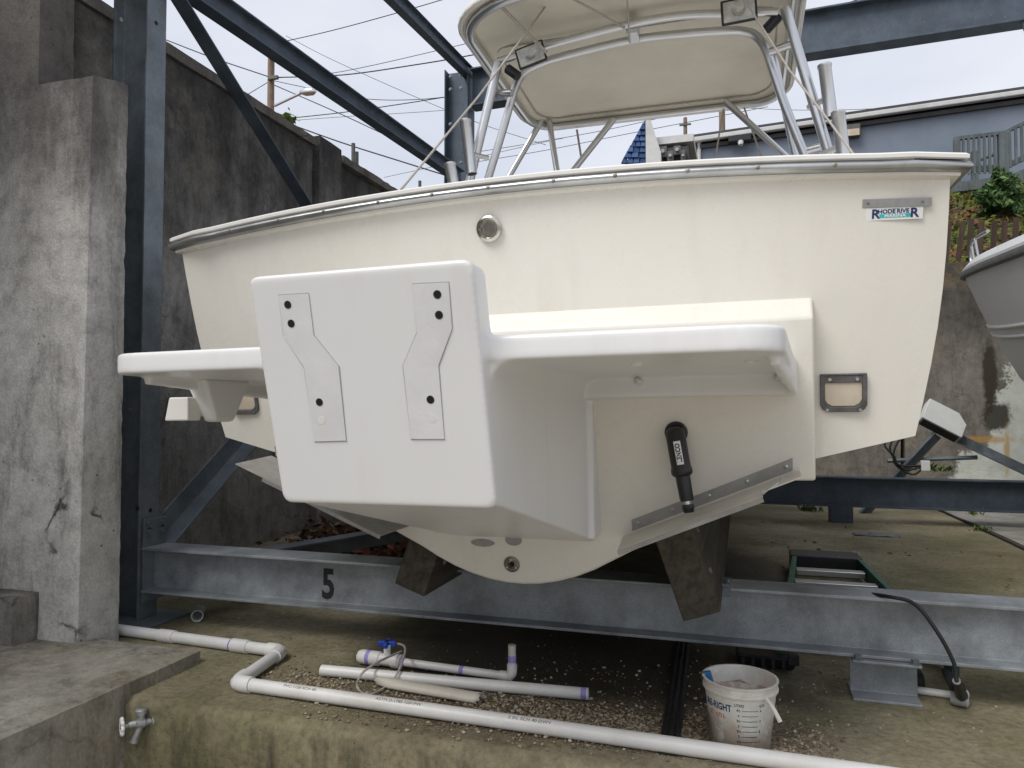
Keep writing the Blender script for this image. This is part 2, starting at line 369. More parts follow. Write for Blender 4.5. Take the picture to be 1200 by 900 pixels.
m_chrome = simple('tarnished_chrome', (.6,.58,.52), .2, 1, .2, 20, .5, 0, (.2,.17,.1), .6)
m_rope = simple('grey_rope', (.42,.39,.35), .85, 0, .2, 60, .2, .3)
m_bronze = simple('dull_bronze', (.22,.2,.17), .45, .7, .3, 30)
def wood(name, c, dark, sc=(18, .8, 18)):
    t = NT(name); g = t.noise(1.6, 9, .65, vec=t.map(sc), dist=.4); b = t.noise(2.4, 7, .7)
    col = t.ramp(g, [(.3, dark), (.7, c)]); col = t.mix(t.ramp(b, [(.45, 0.0), (.72, .65)]), col, tuple(q*.35 for q in c))
    t.bump(g, .4, .006); return t.out(col, .85, 0, .3)
m_bunk = wood('old_bunk_timber', (.10,.088,.068), (.03,.026,.02))
m_pole = wood('utility_pole_wood', (.33,.25,.19), (.17,.12,.09), (6, 6, .6))
m_deckwood = wood('grey_deck_wood', (.15,.175,.18), (.08,.095,.10), (9, 9, .7))
m_picket = wood('brown_picket_wood', (.085,.055,.04), (.04,.028,.022), (14, 14, .8))
m_wire = simple('black_wire', (.03,.03,.035), .6)
m_bwall = simple('blue_grey_painted_wall', (.19,.225,.28), .75, 0, .1, .9, .3, .15, (.12,.155,.2), .6)
m_trim = simple('pale_trim_paint', (.55,.56,.55), .6, 0, .1, 4, .3, 0, (.3,.3,.28), .4)
m_roof = simple('dark_roofing', (.06,.06,.065), .85, 0, .2, 4)
m_shing = [simple('blue_shingle_%s' % k, c, .7, 0, .2, 8, .3, .3) for k, c in (('bright', (.03,.075,.2)), ('deep', (.02,.05,.14)), ('pale', (.045,.1,.24)))]

# ---------------------------------------------------------------- the setting: ground, pad, hill
GX = 250
m = MB(); m.add([(-GX,-GX,-.55),(GX,-GX,-.55),(GX,GX,-.55),(-GX,GX,-.55)], [(0,1,2,3)])
m.build('ground', m_ground, kind='structure')
PY0, PY1, PX0, PX1 = 2.02, 10.3, -3.3, 10.0
def padtop(u, v):
    x = PX0 + (PX1-PX0)*u; y = PY0 + (PY1-PY0)*v**1.5
    z = noise.fractal(V((x*.7, y*.7, 3)), 1, 2, 4)*.004
    if v == 0: z -= .012 + abs(noise.fractal(V((x*5, 0, 1)), 1, 2, 4))*.01
    return V((x, y, z))
m = MB(); NU, NV = 420, 70
m.grid(padtop, NU, NV)
fr = [V((PX0 + (PX1-PX0)*i/NU, PY0 - .014 - abs(noise.fractal(V((PX0 + (PX1-PX0)*i/NU*5, k*2.3, 7)), 1, 2, 4))*.008, z)) for k, z in enumerate((-.03, -.15, -.3, -.54)) for i in range(NU+1)]
base = [V(m.v[i]) for i in range(NU+1)]
m.add(base + fr, [((j+1)*(NU+1)+i, (j+1)*(NU+1)+i+1, j*(NU+1)+i+1, j*(NU+1)+i) for j in range(4) for i in range(NU)])
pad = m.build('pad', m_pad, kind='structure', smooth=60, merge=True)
pad.location = (3.35, 6.16, 0); 
for v in pad.data.vertices: v.co.x += 0
# keep mesh where it was modelled: shift to the new origin
_o = V((3.35, 6.16, 0)) - MW['pad'].to_translation()
for v in pad.data.vertices: v.co -= _o
MW['pad'] = Matrix.Translation(pad.location)

m = MB(); P = [at(1098,597,z=.004), at(1260,597,z=.004), at(1290,690,z=.004), at(1205,643,z=.004), at(1150,618,z=.004)]
m.add([(p.x, p.y, .012) for p in P], [tuple(range(len(P)))]); m.build('pavement', m_patch, kind='structure')
def hill_z(x, y):
    t = max(0, min(1, (y - 10.4) / 5.6)); return 2.62 + 2.35*t*t*(3-2*t)*.6 + 2.35*.4*t + noise.fractal(V((x*.6, y*.6, 0)), 1, 2, 4)*.10
def hilltop(u, v):
    x = -3.3 + 40*u; y = 10.42 + 30*v**1.8
    return V((x, y, hill_z(x, y)))
m_hill = simple('leafy_hillside_soil', (.115,.075,.045), .95, 0, .4, 6, .2, .6, (.07,.085,.025), .8)
m = MB(); m.grid(hilltop, 120, 60); m.build('hill', m_hill, kind='structure', smooth=80)
m = MB(); m.grid(lambda u, v: V((-3.55 - 70*u**1.5, -6 + 110*v, 3.0 + noise.fractal(V((u*9, v*20, 4)), 1, 2, 3)*.1*(u > .01))), 40, 60)
m.build('terrain', m_hill, kind='structure', smooth=80)

# ---------------------------------------------------------------- concrete walls
root = thing('retaining_wall', (-3.45, 6, 0), 'long dark mildewed concrete retaining wall on the left behind the steel column', 'wall')
for k, (y0, y1, dx, zt) in enumerate(((-5.5, 1.2, 0, 3.1), (1.22, 5.22, 0, 3.1), (5.26, 5.62, .03, 3.2), (5.64, 10.6, -.03, 3.1))):
    m = MB(); m.box((-3.75, y0, -.5 if y0 > 0 else -.55), (-3.3 + dx, y1, zt)); o = m.build('wall_panel', m_wall, root); roughen(o, .16, .012, 2.2, k*3.1)
for k, (y0, y1) in enumerate(((-5.5, 1.2), (1.22, 5.24), (5.66, 10.6))):
    m = MB(); m.box((-3.76, y0, 3.095), (-3.28, y1, 3.175)); o = m.build('coping', m_coping, root); roughen(o, .09, .014, 4, k*1.7)
root = thing('retaining_wall', (4, 10.5, 0), 'stained concrete retaining wall across the back below the hillside', 'wall')
for k, (x0, x1, dy) in enumerate(((-3.74, 1.9, 0), (1.93, 6.0, -.02), (6.03, 14, 0))):
    m = MB(); m.box((x0, 10.3 + dy, -.5), (x1, 10.7, 2.78)); o = m.build('wall_panel', m_backwall, root); roughen(o, .2, .014, 2.2, k*4.1 + 9)
root = thing('concrete_buttress', (-3.0, 2.4, .05), 'pale weathered concrete buttress with stepped top at the left edge', 'buttress')
m = MB(); x1 = -2.476
m.hexa([(-3.5,2.28,-.5),(x1+.004,2.28,-.5),(x1+.004,2.49,-.5),(-3.5,2.49,-.5),(-3.5,2.29,2.29),(x1+.02,2.29,2.29),(x1+.02,2.47,2.33),(-3.5,2.47,2.33)])
o = m.build('lower_block', m_buttress, root); roughen(o, .045, .005, 5, 1.3)
m = MB(); m.hexa([(-3.5,2.293,2.2),(-2.745,2.293,2.2),(-2.745,2.465,2.2),(-3.5,2.465,2.2),(-3.5,2.3,4.3),(-2.755,2.3,4.3),(-2.755,2.455,4.3),(-3.5,2.455,4.3)])
o = m.build('upper_pilaster', m_buttress, root); roughen(o, .06, .005, 5, 6.3)
m = MB(); m.box((-3.6, 2.17, .0), (-2.67, 2.3, .235)); o = m.build('concrete_step', m_plinth); tag(o, 'low dark concrete step against the foot of the buttress', 'step'); roughen(o, .04, .006, 6, 2.2)
m = MB(); m.hexa([(-4.2,-3,-.55),(-1.95,-3,-.55),(-1.95,2.37,-.55),(-4.2,2.37,-.55),(-4.2,-3,.05),(-1.965,-3,.05),(-1.965,2.37,.046),(-4.2,2.37,.05)])
o = m.build('concrete_ledge', m_ledge); tag(o, 'worn concrete ledge in the lower left corner beside the pad', 'ledge'); roughen(o, .06, .007, 5, 4.4)

# ---------------------------------------------------------------- steel rack
def I(h, b, tf, tw): return [(-b/2,-h/2),(b/2,-h/2),(b/2,-h/2+tf),(tw/2,-h/2+tf),(tw/2,h/2-tf),(b/2,h/2-tf),(b/2,h/2),(-b/2,h/2),(-b/2,h/2-tf),(-tw/2,h/2-tf),(-tw/2,-h/2+tf),(-b/2,-h/2+tf)]
def Lp(a, t): return [(0,0),(a,0),(a,t),(t,t),(t,a),(0,a)]
def bolt(m, p, ax, r=.014, h=.012): m.lathe([(r*1.6,0),(r*1.6,.003),(r,.003),(r,h)], p, ax, 6)
BY = 2.79; BZ0, BZ1 = .135, .335           # front beam
root = thing('rack_beam', (1.5, BY, BZ0), 'long galvanised I-beam carrying the painted number 5 across the front', 'beam')
m = MB(); m.prism(I(BZ1-BZ0, .15, .011, .008), (-2.585, BY, (BZ0+BZ1)/2), (7.5, BY, (BZ0+BZ1)/2), (0,1,0), (0,0,1)); m.build('beam', m_beam, root, bevel=.002)
c = at(384.5, 686, y=BY-.006)
text_mb('5', .172, Matrix.Translation((c.x, BY-.0052, c.z)) @ Matrix.Rotation(R(90), 4, 'X'), .005, .0008, .74).build('painted_number', m_ink, root, label='black painted number 5')
m = MB(); m.box((-2.585, BY-.07, .09), (-2.575, BY+.07, .46)); m.build('end_plate', m_col, root, bevel=.002)
for z in (.40, .435):
    for yy in (-.04, .04):
        m = MB(); bolt(m, (-2.575, BY+yy, z), (1,0,0)); m.build('bolt', m_col, root)
bx = at(846, 690, z=BZ1).x
m = MB(); m.box((bx-.03, BY-.079, BZ1+.001), (bx+.03, BY+.03, BZ1+.014)); m.box((bx-.03, BY-.079, BZ1-.03), (bx+.03, BY-.0765, BZ1+.001)); m.build('clamp_plate', m_col, root, bevel=.002)
for q in (-.018, .018):
    m = MB(); bolt(m, (bx+q, BY-.055, BZ1+.014), (0,0,1), .008); m.build('bolt', m_col, root)
def stub(px, label, wid=.25):
    x = px; r_ = thing('beam_support', (x, BY, 0), label, 'support', 'stubs under the front beam')
    m = MB(); m.prism(I(BZ0-.003, .16, .009, .007), (x-wid/2, BY-.02, BZ0/2), (x+wid/2, BY-.02, BZ0/2), (0,1,0), (0,0,1)); m.build('stub', m_beam, r_, bevel=.002)
    for q in (-.085, .085):
        m = MB(); bolt(m, (x+q, BY-.085, BZ0-.001), (0,0,1), .011, .014); m.build('bolt', m_col, r_)
sx = at(1040, 800, y=BY-.1).x
stub(sx, 'short grey I-section support under the front beam beside the black cable', .205)
stub(sx + .62, 'grey steel support under the front beam cut by the right edge')
# columns
def column(x, y, h, name_label, mat, flange=.15, deep=.2):
    r_ = thing('steel_column', (x, y, 0), name_label, 'column')
    m = MB(); m.prism([(b, a) for a, b in I(deep, flange, .011, .008)][::-1], (x, y, .012), (x, y, h), (1,0,0), (0,1,0)); m.build('shaft', mat, r_, bevel=.002)
    m = MB(); m.box((x-deep/2-.05, y-.16, .001), (x+deep/2+.12, y+.14, .012)); m.build('base_plate', m_col, r_, bevel=.002)
    return r_
CX = -2.69
c1 = column(CX, BY-.025, 4.6, 'blue-grey steel column standing close behind the concrete buttress', m_col, .115)
m = MB()
for px, py in ((183,27),(176,598),(161,596)):
    p = at(px, py, x=CX+.1); m = MB(); m.lathe([(.010,0),(.010,.001)], (CX+.1004, p.y, p.z), (1,0,0), 10); m.build('bolt_hole', m_hole, c1)
p = at(142, 23, x=CX-.089); m = MB(); m.lathe([(.010,0),(.010,.001)], (CX-.0886, p.y, p.z), (1,0,0), 10); m.build('bolt_hole', m_trim, c1)
B2 = 6.9
c2 = column(CX, B2, 4.36, 'dark blue steel column behind the left side of the boat canopy', m_dark, .2, .25)
for z in (3.4, 3.8, 4.15, 4.28):
    for q in (-.07, .07):
        m = MB(); bolt(m, (CX+q*.8, B2-.104, z), (0,-1,0), .012); m.build('bolt', m_col, c2)
root = thing('rack_beam', (2, B2, .12), 'dark steel I-beam low across the back behind the hull', 'beam')
m = MB(); m.prism(I(.25, .14, .012, .009), (CX+.13, B2, .125+.135), (7.5, B2, .26), (0,1,0), (0,0,1)); m.build('beam', m_dark, root, bevel=.002)
for x in (at(985, 600, y=B2).x, 4.3):
    m = MB(); m.box((x-.09, B2-.075, .001), (x+.09, B2+.075, .134)); m.build('foot', m_dark, root, bevel=.003)
root = thing('top_beam', (2, B2, 3.97), 'deep dark blue steel beam high across the upper right', 'beam')
m = MB(); m.prism(I(.38, .17, .016, .012), (CX+.14, B2, 4.16), (7.5, B2-.55, 4.16), (0,1,0), (0,0,1)); m.build('beam', m_dark, root, bevel=.002)
p = at(1190, 45, y=B2); m = MB(); m.prism([(-.06,0),(.06,0),(.03,-.11),(-.03,-.11)], (p.x, B2-.32, 3.97), (p.x, B2-.305, 3.97), (1,0,0), (0,0,1)); m.build('hanging_tab', m_dark, root)
def member(name, a, b, lab, prof, xd, mat, cat='brace'):
    a, b = V(a), V(b); m = MB(); m.prism(prof, a, b, xd); o = m.build(name, mat, bevel=.002); return tag(o, lab, cat)
def yz(px, py, x): return at(px, py, x=x)
xb = -2.6
member('diagonal_brace', at(192,-12,x=xb), (xb, 6.78, .42), 'dark angle brace slanting down from the column top across the wall', Lp(.085,.009), (0,.6,1), m_dark)
member('diagonal_brace', (xb-.03, 2.82, .30), (xb-.03, 6.78, 3.10), 'blue-grey angle brace rising from the column foot behind the bracket', Lp(.1,.009), (0,-.6,1), m_col)
a_ = at(238,-4,x=xb); b_ = at(540,208,x=xb); dr = (b_-a_).normalized()
member('rack_rail', a_ - dr*1.2, b_, 'long dark blue steel rail running back under the sky to the rear column', I(.12,.09,.01,.008), (1,0,0), m_dark, 'rail')
a_ = at(462,-2,x=xb); b_ = at(560,96,x=xb); dr = (b_-a_).normalized()
member('rack_rail', a_ - dr*2, b_, 'thin dark steel rail meeting the top of the rear column', I(.12,.08,.008,.006), (1,0,0), m_dark, 'rail')
member('floor_brace', (-2.5, 2.9, .25), (-1.0, 6.75, .25), 'flat-lying grey angle brace behind the beam at the left', Lp(.1,.01), (1,0,0), m_col)
# A-frame brace by the back wall
ap = at(1093, 506, y=7.6)
root = thing('angle_brace', (ap.x, 7.6, .0), 'inverted V of grey angle iron in front of the back wall', 'brace')
for fx in (at(1000, 568, y=7.6), at(1225, 566, y=7.6)):
    m = MB(); m.prism(Lp(.085,.009), (fx.x, 7.6, fx.z-.3 if fx.x < ap.x else fx.z-.02), (ap.x, 7.6, ap.z), (0,-1,0)); m.build('leg', m_col, root)
h = at(1040, 540, y=7.62); h2 = at(1145, 536, y=7.62)
m = MB(); m.tube([h, h2], .022, 6); m.build('cross_bar', m_col, root)
M_ = Matrix.Translation(ap + V((.06, -.05, .10))) @ Matrix.Rotation(R(30), 4, 'Y') @ Matrix.Rotation(R(52), 4, 'X')
root = thing('utility_box', ap, 'white sheet-metal box tilted on top of the inverted V brace', 'box')
m = MB(); m.prism([(-.17,-.11),(.19,-.11),(.19,.05),(.1,.14),(-.17,.14)], (0,0,-.05), (0,0,.05), (1,0,0), (0,1,0)); m.v = [M_ @ p for p in m.v]; m.build('housing', m_trim, root, bevel=.006)
m = MB(); m.box((-.15,-.119,-.045), (.17,-.1095,.035)); m.v = [M_ @ p for p in m.v]; m.build('dark_underside', m_black, root)

# ---------------------------------------------------------------- boats
def keel_g(t):
    q = lambda a: (lambda p: 2.1*p - 1.35*p*p)(math.sqrt(a*a + .0144) - .12)
    return q(t) if t <= .72 else q(.72) + (t-.72)/.28*.175
def half_section(bs, bc, zs, zc, zk, nb=16, ns=7, rr=.16, bulge=.02):
    pts = []; gg = keel_g; k = gg(1)
    for i in range(nb+1):
        t = i/nb; pts.append((bc*t, zk + (zc-zk)*gg(t)/k, 0.0))
    for j in range(1, ns+1):
        s_ = j/ns; pts.append((bc + (bs-bc)*s_ + bulge*math.sin(math.pi*s_), zc + (zs-zc)*s_, s_))
    return pts
class Boat:
    def __init__(s, L, B, Bc, zs, zc, zk, rise, rake=.22, crown=.05, camber=.06):
        s.L, s.B, s.Bc, s.zs, s.zc, s.zk, s.rise, s.rake, s.crown, s.camber = L, B, Bc, zs, zc, zk, rise, rake, crown, camber
    def st(s, t):
        q = max(0, (t-.35)/.65)
        bs = s.B*(1 - q**2.6) + .01; bc = s.Bc*(1 - max(0, (t-.2)/.8)**1.9)*.999 + .004
        return bs, bc, s.zs + s.rise*t**2, s.zc + (s.rise*.9)*max(0, (t-.3)/.7)**2, s.zk + max(0, (t-.55)/.45)**2.4*(s.zs+s.rise*.6-s.zk)
    def yt(s, x, z): return (s.zs - z)*s.rake + s.crown*((x/s.B)**2 - 1)
    def mesh(s):
        m = MB(); rows = []; NT_ = 26
        for i in range(NT_+1):
            t = i/NT_; bs, bc, zs, zc, zk = s.st(t); h = half_section(bs, bc, zs, zc, zk, rr=.16)
            y = s.L*t; row = []
            for sg, seq in ((-1, h[::-1]), (1, h[1:])):
                for x, z, q in seq:
                    yy = y if i else s.yt(x, z)
                    if t > .5: yy = y - (zs - z)*.9*((t-.5)/.5)**2*.6
                    row.append(V((sg*x, yy, z)))
            rows.append(row)
        n = len(rows[0])
        m.add([p for r_ in rows for p in r_], [(i*n+k, (i+1)*n+k, (i+1)*n+k+1, i*n+k+1) for i in range(NT_) for k in range(n-1)])
        bs, bc, zs, zc, zk = s.st(0); h = half_section(bs, bc, zs, zc, zk); K = 24; vs = []
        for x, z, q in h:
            for c in range(K+1):
                xx = x*(2*c/K - 1); zz = z + s.camber*(1-(xx/s.B)**2)*q*q
                vs.append(V((xx, s.yt(xx, z), zz)))
        m.add(vs, [(r_*(K+1)+c, r_*(K+1)+c+1, (r_+1)*(K+1)+c+1, (r_+1)*(K+1)+c) for r_ in range(len(h)-1) for c in range(K)])
        return m
    def sheer(s):   # closed-ended path round the boat: bow, starboard, transom, port, bow, with outward normals
        P = []
        for i in range(24, -1, -1):
            t = i/24*.985; bs, _, zs, _, _ = s.st(t); P.append(V((bs, s.L*t if i else s.yt(bs, zs), zs)))
        K = 30
        for c in range(1, K):
            x = s.B*(1 - 2*c/K); P.append(V((x, s.yt(x, s.zs), s.zs + s.camber*(1-(x/s.B)**2))))
        for i in range(0, 25):
            t = i/24*.985; bs, _, zs, _, _ = s.st(t); P.append(V((-bs, s.L*t if i else s.yt(bs, zs), zs)))
        # round the two transom corners a little
        N = []
        for i, p in enumerate(P):
            t = (P[min(i+1, len(P)-1)] - P[max(i-1, 0)]); t.z = 0; t.normalize(); N.append(V((-t.y, t.x, 0)) * 1.0)
        return P, [ -n_ if n_.dot(V((p.x*.6, p.y - s.L*.42, 0))) < 0 else n_ for n_, p in zip(N, P)]
    def sweep(s, prof, closed=True):
        P, N = s.sheer(); m = MB(); k = len(prof); vs = []
        for i, (p, n_) in enumerate(zip(P, N)):
            corner = 1.25 if 23 < i < 26 or 52 < i < 56 else 1.0
            for o, z in prof: vs.append(p + n_*(o*(corner if o > 0 else 1)) + V((0,0,z)))
        kk = k if closed else k-1
        m.add(vs, [(i*k+j, i*k+(j+1) % k, (i+1)*k+(j+1) % k, (i+1)*k+j) for i in range(len(P)-1) for j in range(kk)])
        if closed: m.add(vs[:k] + vs[-k:], [tuple(range(k)), tuple(range(k, 2*k))[::-1]])
        return m
    def foredeck(s, y0=.5):
        m = MB()
        def fn(u, v):
            t = y0 + (.985-y0)*v; bs, _, zs, _, _ = s.st(t); x = (bs-.01)*(2*u-1); return V((x, s.L*t, zs + .05 + .07*(1-(2*u-1)**2)))
        m.grid(fn, 14, 14); return m
    def sole(s, z, y1=.5):
        m = MB()
        def fn(u, v): t = .03 + (y1-.03)*v; return V((s.st(t)[0]*.9*(2*u-1), s.L*t, z))
        m.grid(fn, 4, 6); return m

BOAT_LOC = V((-.705, 2.23, 0)); BOAT_ROT = (0, R(-.75), R(-1.2))
boat = thing('fishing_boat', BOAT_LOC, 'cream fishing boat seen from the stern, white engine bracket and canopy top', 'boat', rot=BOAT_ROT)
BM = MW['fishing_boat']; BI = BM.inverted()
B1 = Boat(7.3, 1.25, 1.18, 1.565, .866, .415, .35)
B1.mesh().build('hull', m_hull, boat, False, smooth=35, merge=True)
B1.sweep([(-.004,-.014),(.012,-.012),(.018,-.010),(.020,-.002),(-.004,-.002)]).build('hull_flange', m_hull, boat, False, smooth=30)
rail = B1.sweep([(.016,-.002),(.034,.001),(.041,.007),(.043,.013),(.041,.019),(.034,.025),(.016,.027)]).build('rub_rail', m_rail, boat, False, smooth=50)
B1.sweep([(-.26,.030),(.030,.030),(.036,.033),(.037,.042),(.030,.048),(-.26,.056)]).build('gunwale', m_deck, boat, False, smooth=35)
B1.sweep([(-.262,.054),(-.46,-.55)], False).build('cockpit_liner', m_deck, boat, False)
B1.foredeck().build('foredeck', m_deck, boat, False, smooth=60)
B1.sole(.98).build('cockpit_sole', m_deck, boat, False)
for i in range(13):
    x = -1.18 + 2.36*i/12 + rnd.uniform(-.012, .012); zz = B1.zs + B1.camber*(1-(x/B1.B)**2) + .013; yy = B1.yt(x, B1.zs) - .0425
    m = MB(); m.lathe([(.0068,0),(.0068,.0012),(.004,.002)], (x, yy+.0005, zz), (0,-1,0), 10); m.lathe([(.003,.003),(.003,.0034)], (x, yy, zz), (0,-1,0), 6); m.build('screw', m_bronze, rail, False)
def on_transom(px, py, off=0.0):
    """point of the transom skin on a line of sight, in boat coordinates"""
    p = at(px, py, y=2.3)
    for _ in range(12):
        q = BI @ p; p = at(px, py, y=p.y + (B1.yt(q.x, q.z) - off - q.y))
    return BI @ p
TN = V((0, -1, -B1.rake)).normalized()   # outward transom normal
TU = V((0, -B1.rake, 1)).normalized()
# raised pad on the transom that the bracket is bolted to
def vb(x):
    a = abs(x)
    return .392 + .95*a*a if a < .34 else min(.5018 + (a-.34)*.50, .752)
XB = .015
m = MB(); K = 30; TH = .075; vs = []
for zt_mode in range(5):
    for c in range(K+1):
        x = XB + .905*(2*c/K - 1); zb = vb(x) - .012
        z = (zb, zb, 1.20, 1.262, 1.262)[zt_mode]; off = (-.03, TH, TH, .004, -.03)[zt_mode]
        xx = XB + (x-XB)*(1.0 if zt_mode in (0, 4) else .992)
        vs.append(V((xx, B1.yt(x, z) - off, z)))
fs = [(r_*(K+1)+c, r_*(K+1)+c+1, (r_+1)*(K+1)+c+1, (r_+1)*(K+1)+c) for r_ in range(4) for c in range(K)]
fs += [tuple(r_*(K+1) for r_ in range(5)), tuple(r_*(K+1)+K for r_ in range(5))[::-1], ]
m.add(vs, fs); tp = m.build('transom_pad', m_hull, boat, False, smooth=35, bevel=.008, seg=3)
# engine bracket: solids fused into one moulding
BX = XB                      # centre line, boat coordinates
def fy(z): return -.925 + (1.175 - z)*.25          # raked front plane
br = MB()
def arc(cx, cz, r_, a0, a1, n=6): return [(cx + r_*math.cos(R(a0+(a1-a0)*i/n)), cz + r_*math.sin(R(a0+(a1-a0)*i/n))) for i in range(n+1)]
W, ZT, ZB, Z1, Z0 = .250, 1.235, .755, 1.098, 1.048; WR, WL = .80, .735
side_ = arc(W-.02, ZB+.02, .02, 270, 360) + arc(W-.022, ZT-.022, .022, 0, 90)
outl = [(BX+a, b) for a, b in side_] + [(BX-a, b) for a, b in side_[::-1]]
n = len(outl); vs = [V((a, fy(b), b)) for a, b in outl] + [V((a, fy(b)+.075, b)) for a, b in outl]
br.add(vs, [tuple(range(n)), tuple(range(n, 2*n))[::-1]] + [(i, n+i, n+(i+1) % n, (i+1) % n) for i in range(n)])
YB = .10
def hx(x0, x1, zb0, zb1, zt0, zt1, y0f, y1): br.hexa([V((x0,fy(zb0)+y0f,zb0)),V((x1,fy(zb0)+y0f,zb0)),V((x1,y1,zb1)),V((x0,y1,zb1)),V((x0,fy(zt0)+y0f,zt0)),V((x1,fy(zt0)+y0f,zt0)),V((x1,y1,zt1)),V((x0,y1,zt1))])
hx(BX-W, BX+W, ZB+.004, .525, Z1, Z1, .022, YB+.05)                      # box
for sg in (-1, 1):
    fl = [(W-.01, Z0+.01), (W-.01, Z0-.06)] + arc(W+.05, Z0-.05, .05, 180, 90, 6) + [(W+.06, Z0+.01)]
    br.prism([(sg*a, b) for a, b in fl], (BX, fy(Z0)+.042, 0), (BX, YB, 0), (1,0,0), (0,0,1))
br.hexa([V((BX-W+.01,fy(Z1)+.024,Z1-.02)),V((BX+W-.01,fy(Z1)+.024,Z1-.02)),V((BX+W-.01,fy(Z1)+.13,Z1-.02)),V((BX-W+.01,fy(Z1)+.13,Z1-.02)),
         V((BX-W+.03,fy(ZT)+.024,ZT-.02)),V((BX+W-.03,fy(ZT)+.024,ZT-.02)),V((BX+W-.03,fy(ZT)+.09,ZT-.02)),V((BX-W+.03,fy(ZT)+.09,ZT-.02))])
for sg in (-1, 1):                                                   # platforms either side
    f0 = fy(Z0)+.040; WW = WR if sg > 0 else WL
    pl = [(W-.02, f0-.03), (W+.003, f0-.03), (W+.009, f0-.012), (W+.022, f0-.003), (W+.04, f0), (WW-.10, f0)] + [(WW-.09+.09*math.sin(R(a)), f0+.09-.09*math.cos(R(a))) for a in (15,30,45,60,75,90)] + [(WW+.05, YB-.02), (W-.02, YB-.02)]
    pl = [(BX+sg*a, b) for a, b in pl]
    k = len(pl); br.add([V((a, b, Z0)) for a, b in pl] + [V((a, b, Z1)) for a, b in pl], [tuple(range(k)), tuple(range(k, 2*k))] + [(i, (i+1) % k, k+(i+1) % k, k+i) for i in range(k)])
    a0, a1 = BX+sg*(WW-.022), BX+sg*(WW+.048)                         # drop skirt at the outer end
    br.hexa([V((a0-.011,f0+.12,Z0-.02)),V((a0+.011,f0+.12,Z0-.02)),V((a1+.011,YB-.02,.985)),V((a1-.011,YB-.02,.985)),V((a0-.011,f0+.12,Z1-.01)),V((a0+.011,f0+.12,Z1-.01)),V((a1+.011,YB-.02,Z1-.01)),V((a1-.011,YB-.02,Z1-.01))])
    br.box((min(BX+sg*.2,a1), -.035, .985), (max(BX+sg*.2,a1), .11, Z1-.01))   # bolting flange
    br.box((BX+sg*W-.02, .0, .56), (BX+sg*W+.02, .14, 1.0))
bracket = br.build('engine_bracket', m_brkt, boat, False)
md = bracket.modifiers.new('fuse', 'REMESH'); md.mode = 'VOXEL'; md.voxel_size = .004; md.use_smooth_shade = True
md = bracket.modifiers.new('soften', 'SMOOTH'); md.factor = .5; md.iterations = 28
FN = V((0, -1, -.25)).normalized(); FU = V((0, -.25, 1)).normalized()
def on_front(px, py, off=0.0):
    p = at(px, py, y=1.33)
    for _ in range(12):
        q = BI @ p; p = at(px, py, y=p.y + (fy(q.z) - off - q.y))
    return BI @ p
for poly, holes, plug in ((((327,346),(362,344),(368,393),(397,429),(406,516),(369,517),(357,430),(333,394)), ((338,357),(342,379),(375,471)), (377,492)),
                          (((484,333),(526,331),(530,385),(514,428),(521,514),(482,514),(473,428),(489,390)), ((513,345),(515,369),(505,468)), (507,490))):
    P = [on_front(a, b) for a, b in poly]; c = sum(P, V())/8
    k = 8
    m = MB(); m.add([p + (p-c).normalized()*.0022 + FN*.0012 for p in P] + [p + (p-c).normalized()*.0022 - FN*.004 for p in P], [tuple(range(k)), tuple(range(k, 2*k))] + [(i, (i+1) % k, k+(i+1) % k, k+i) for i in range(k)]); m.build('pad_sealant', m_line, bracket, False)
    m = MB(); m.add([p + FN*.0022 for p in P] + [p - FN*.004 for p in P], [tuple(range(k)), tuple(range(k, 2*k))] + [(i, (i+1) % k, k+(i+1) % k, k+i) for i in range(k)]); m.build('mounting_pad', m_pad2, bracket, False)
    for h in holes:
        p = on_front(*h); m = MB(); m.lathe([(.0085,0),(.0085,.0006),(.0068,.0006)], p + FN*.0022, FN, 20, cap=False); m.build('hole_rim', m_frame, bracket, False)
        m = MB(); m.lathe([(.0078,0),(.0078,.0004)], p + FN*.0024, FN, 20); m.build('bolt_hole', m_hole, bracket, False)
    p = on_front(*plug); m = MB(); m.lathe([(.0088,0),(.0088,.0008)], p + FN*.0018, FN, 18); m.build('plug', m_deck, bracket, False)
for px, py in ((748,446),(912,441)):
    p = at(px, py, y=2.19); q = BI @ p; q.y = -.034
    m = MB(); m.lathe([(.016,0),(.016,.003),(.010,.003),(.010,.010),(.006,.013)], q, (0,-1,0), 14); m.build('bolt', m_ss, bracket, False)
for px, py in ((747,428),(880,427)):
    p = at(px, py, z=1.05); q = BI @ p; q.z = Z0 + .001
    m = MB(); m.lathe([(.014,0),(.014,.003),(.008,.008)], q, (0,0,-1), 14); m.build('bolt', m_brkt, bracket, False)
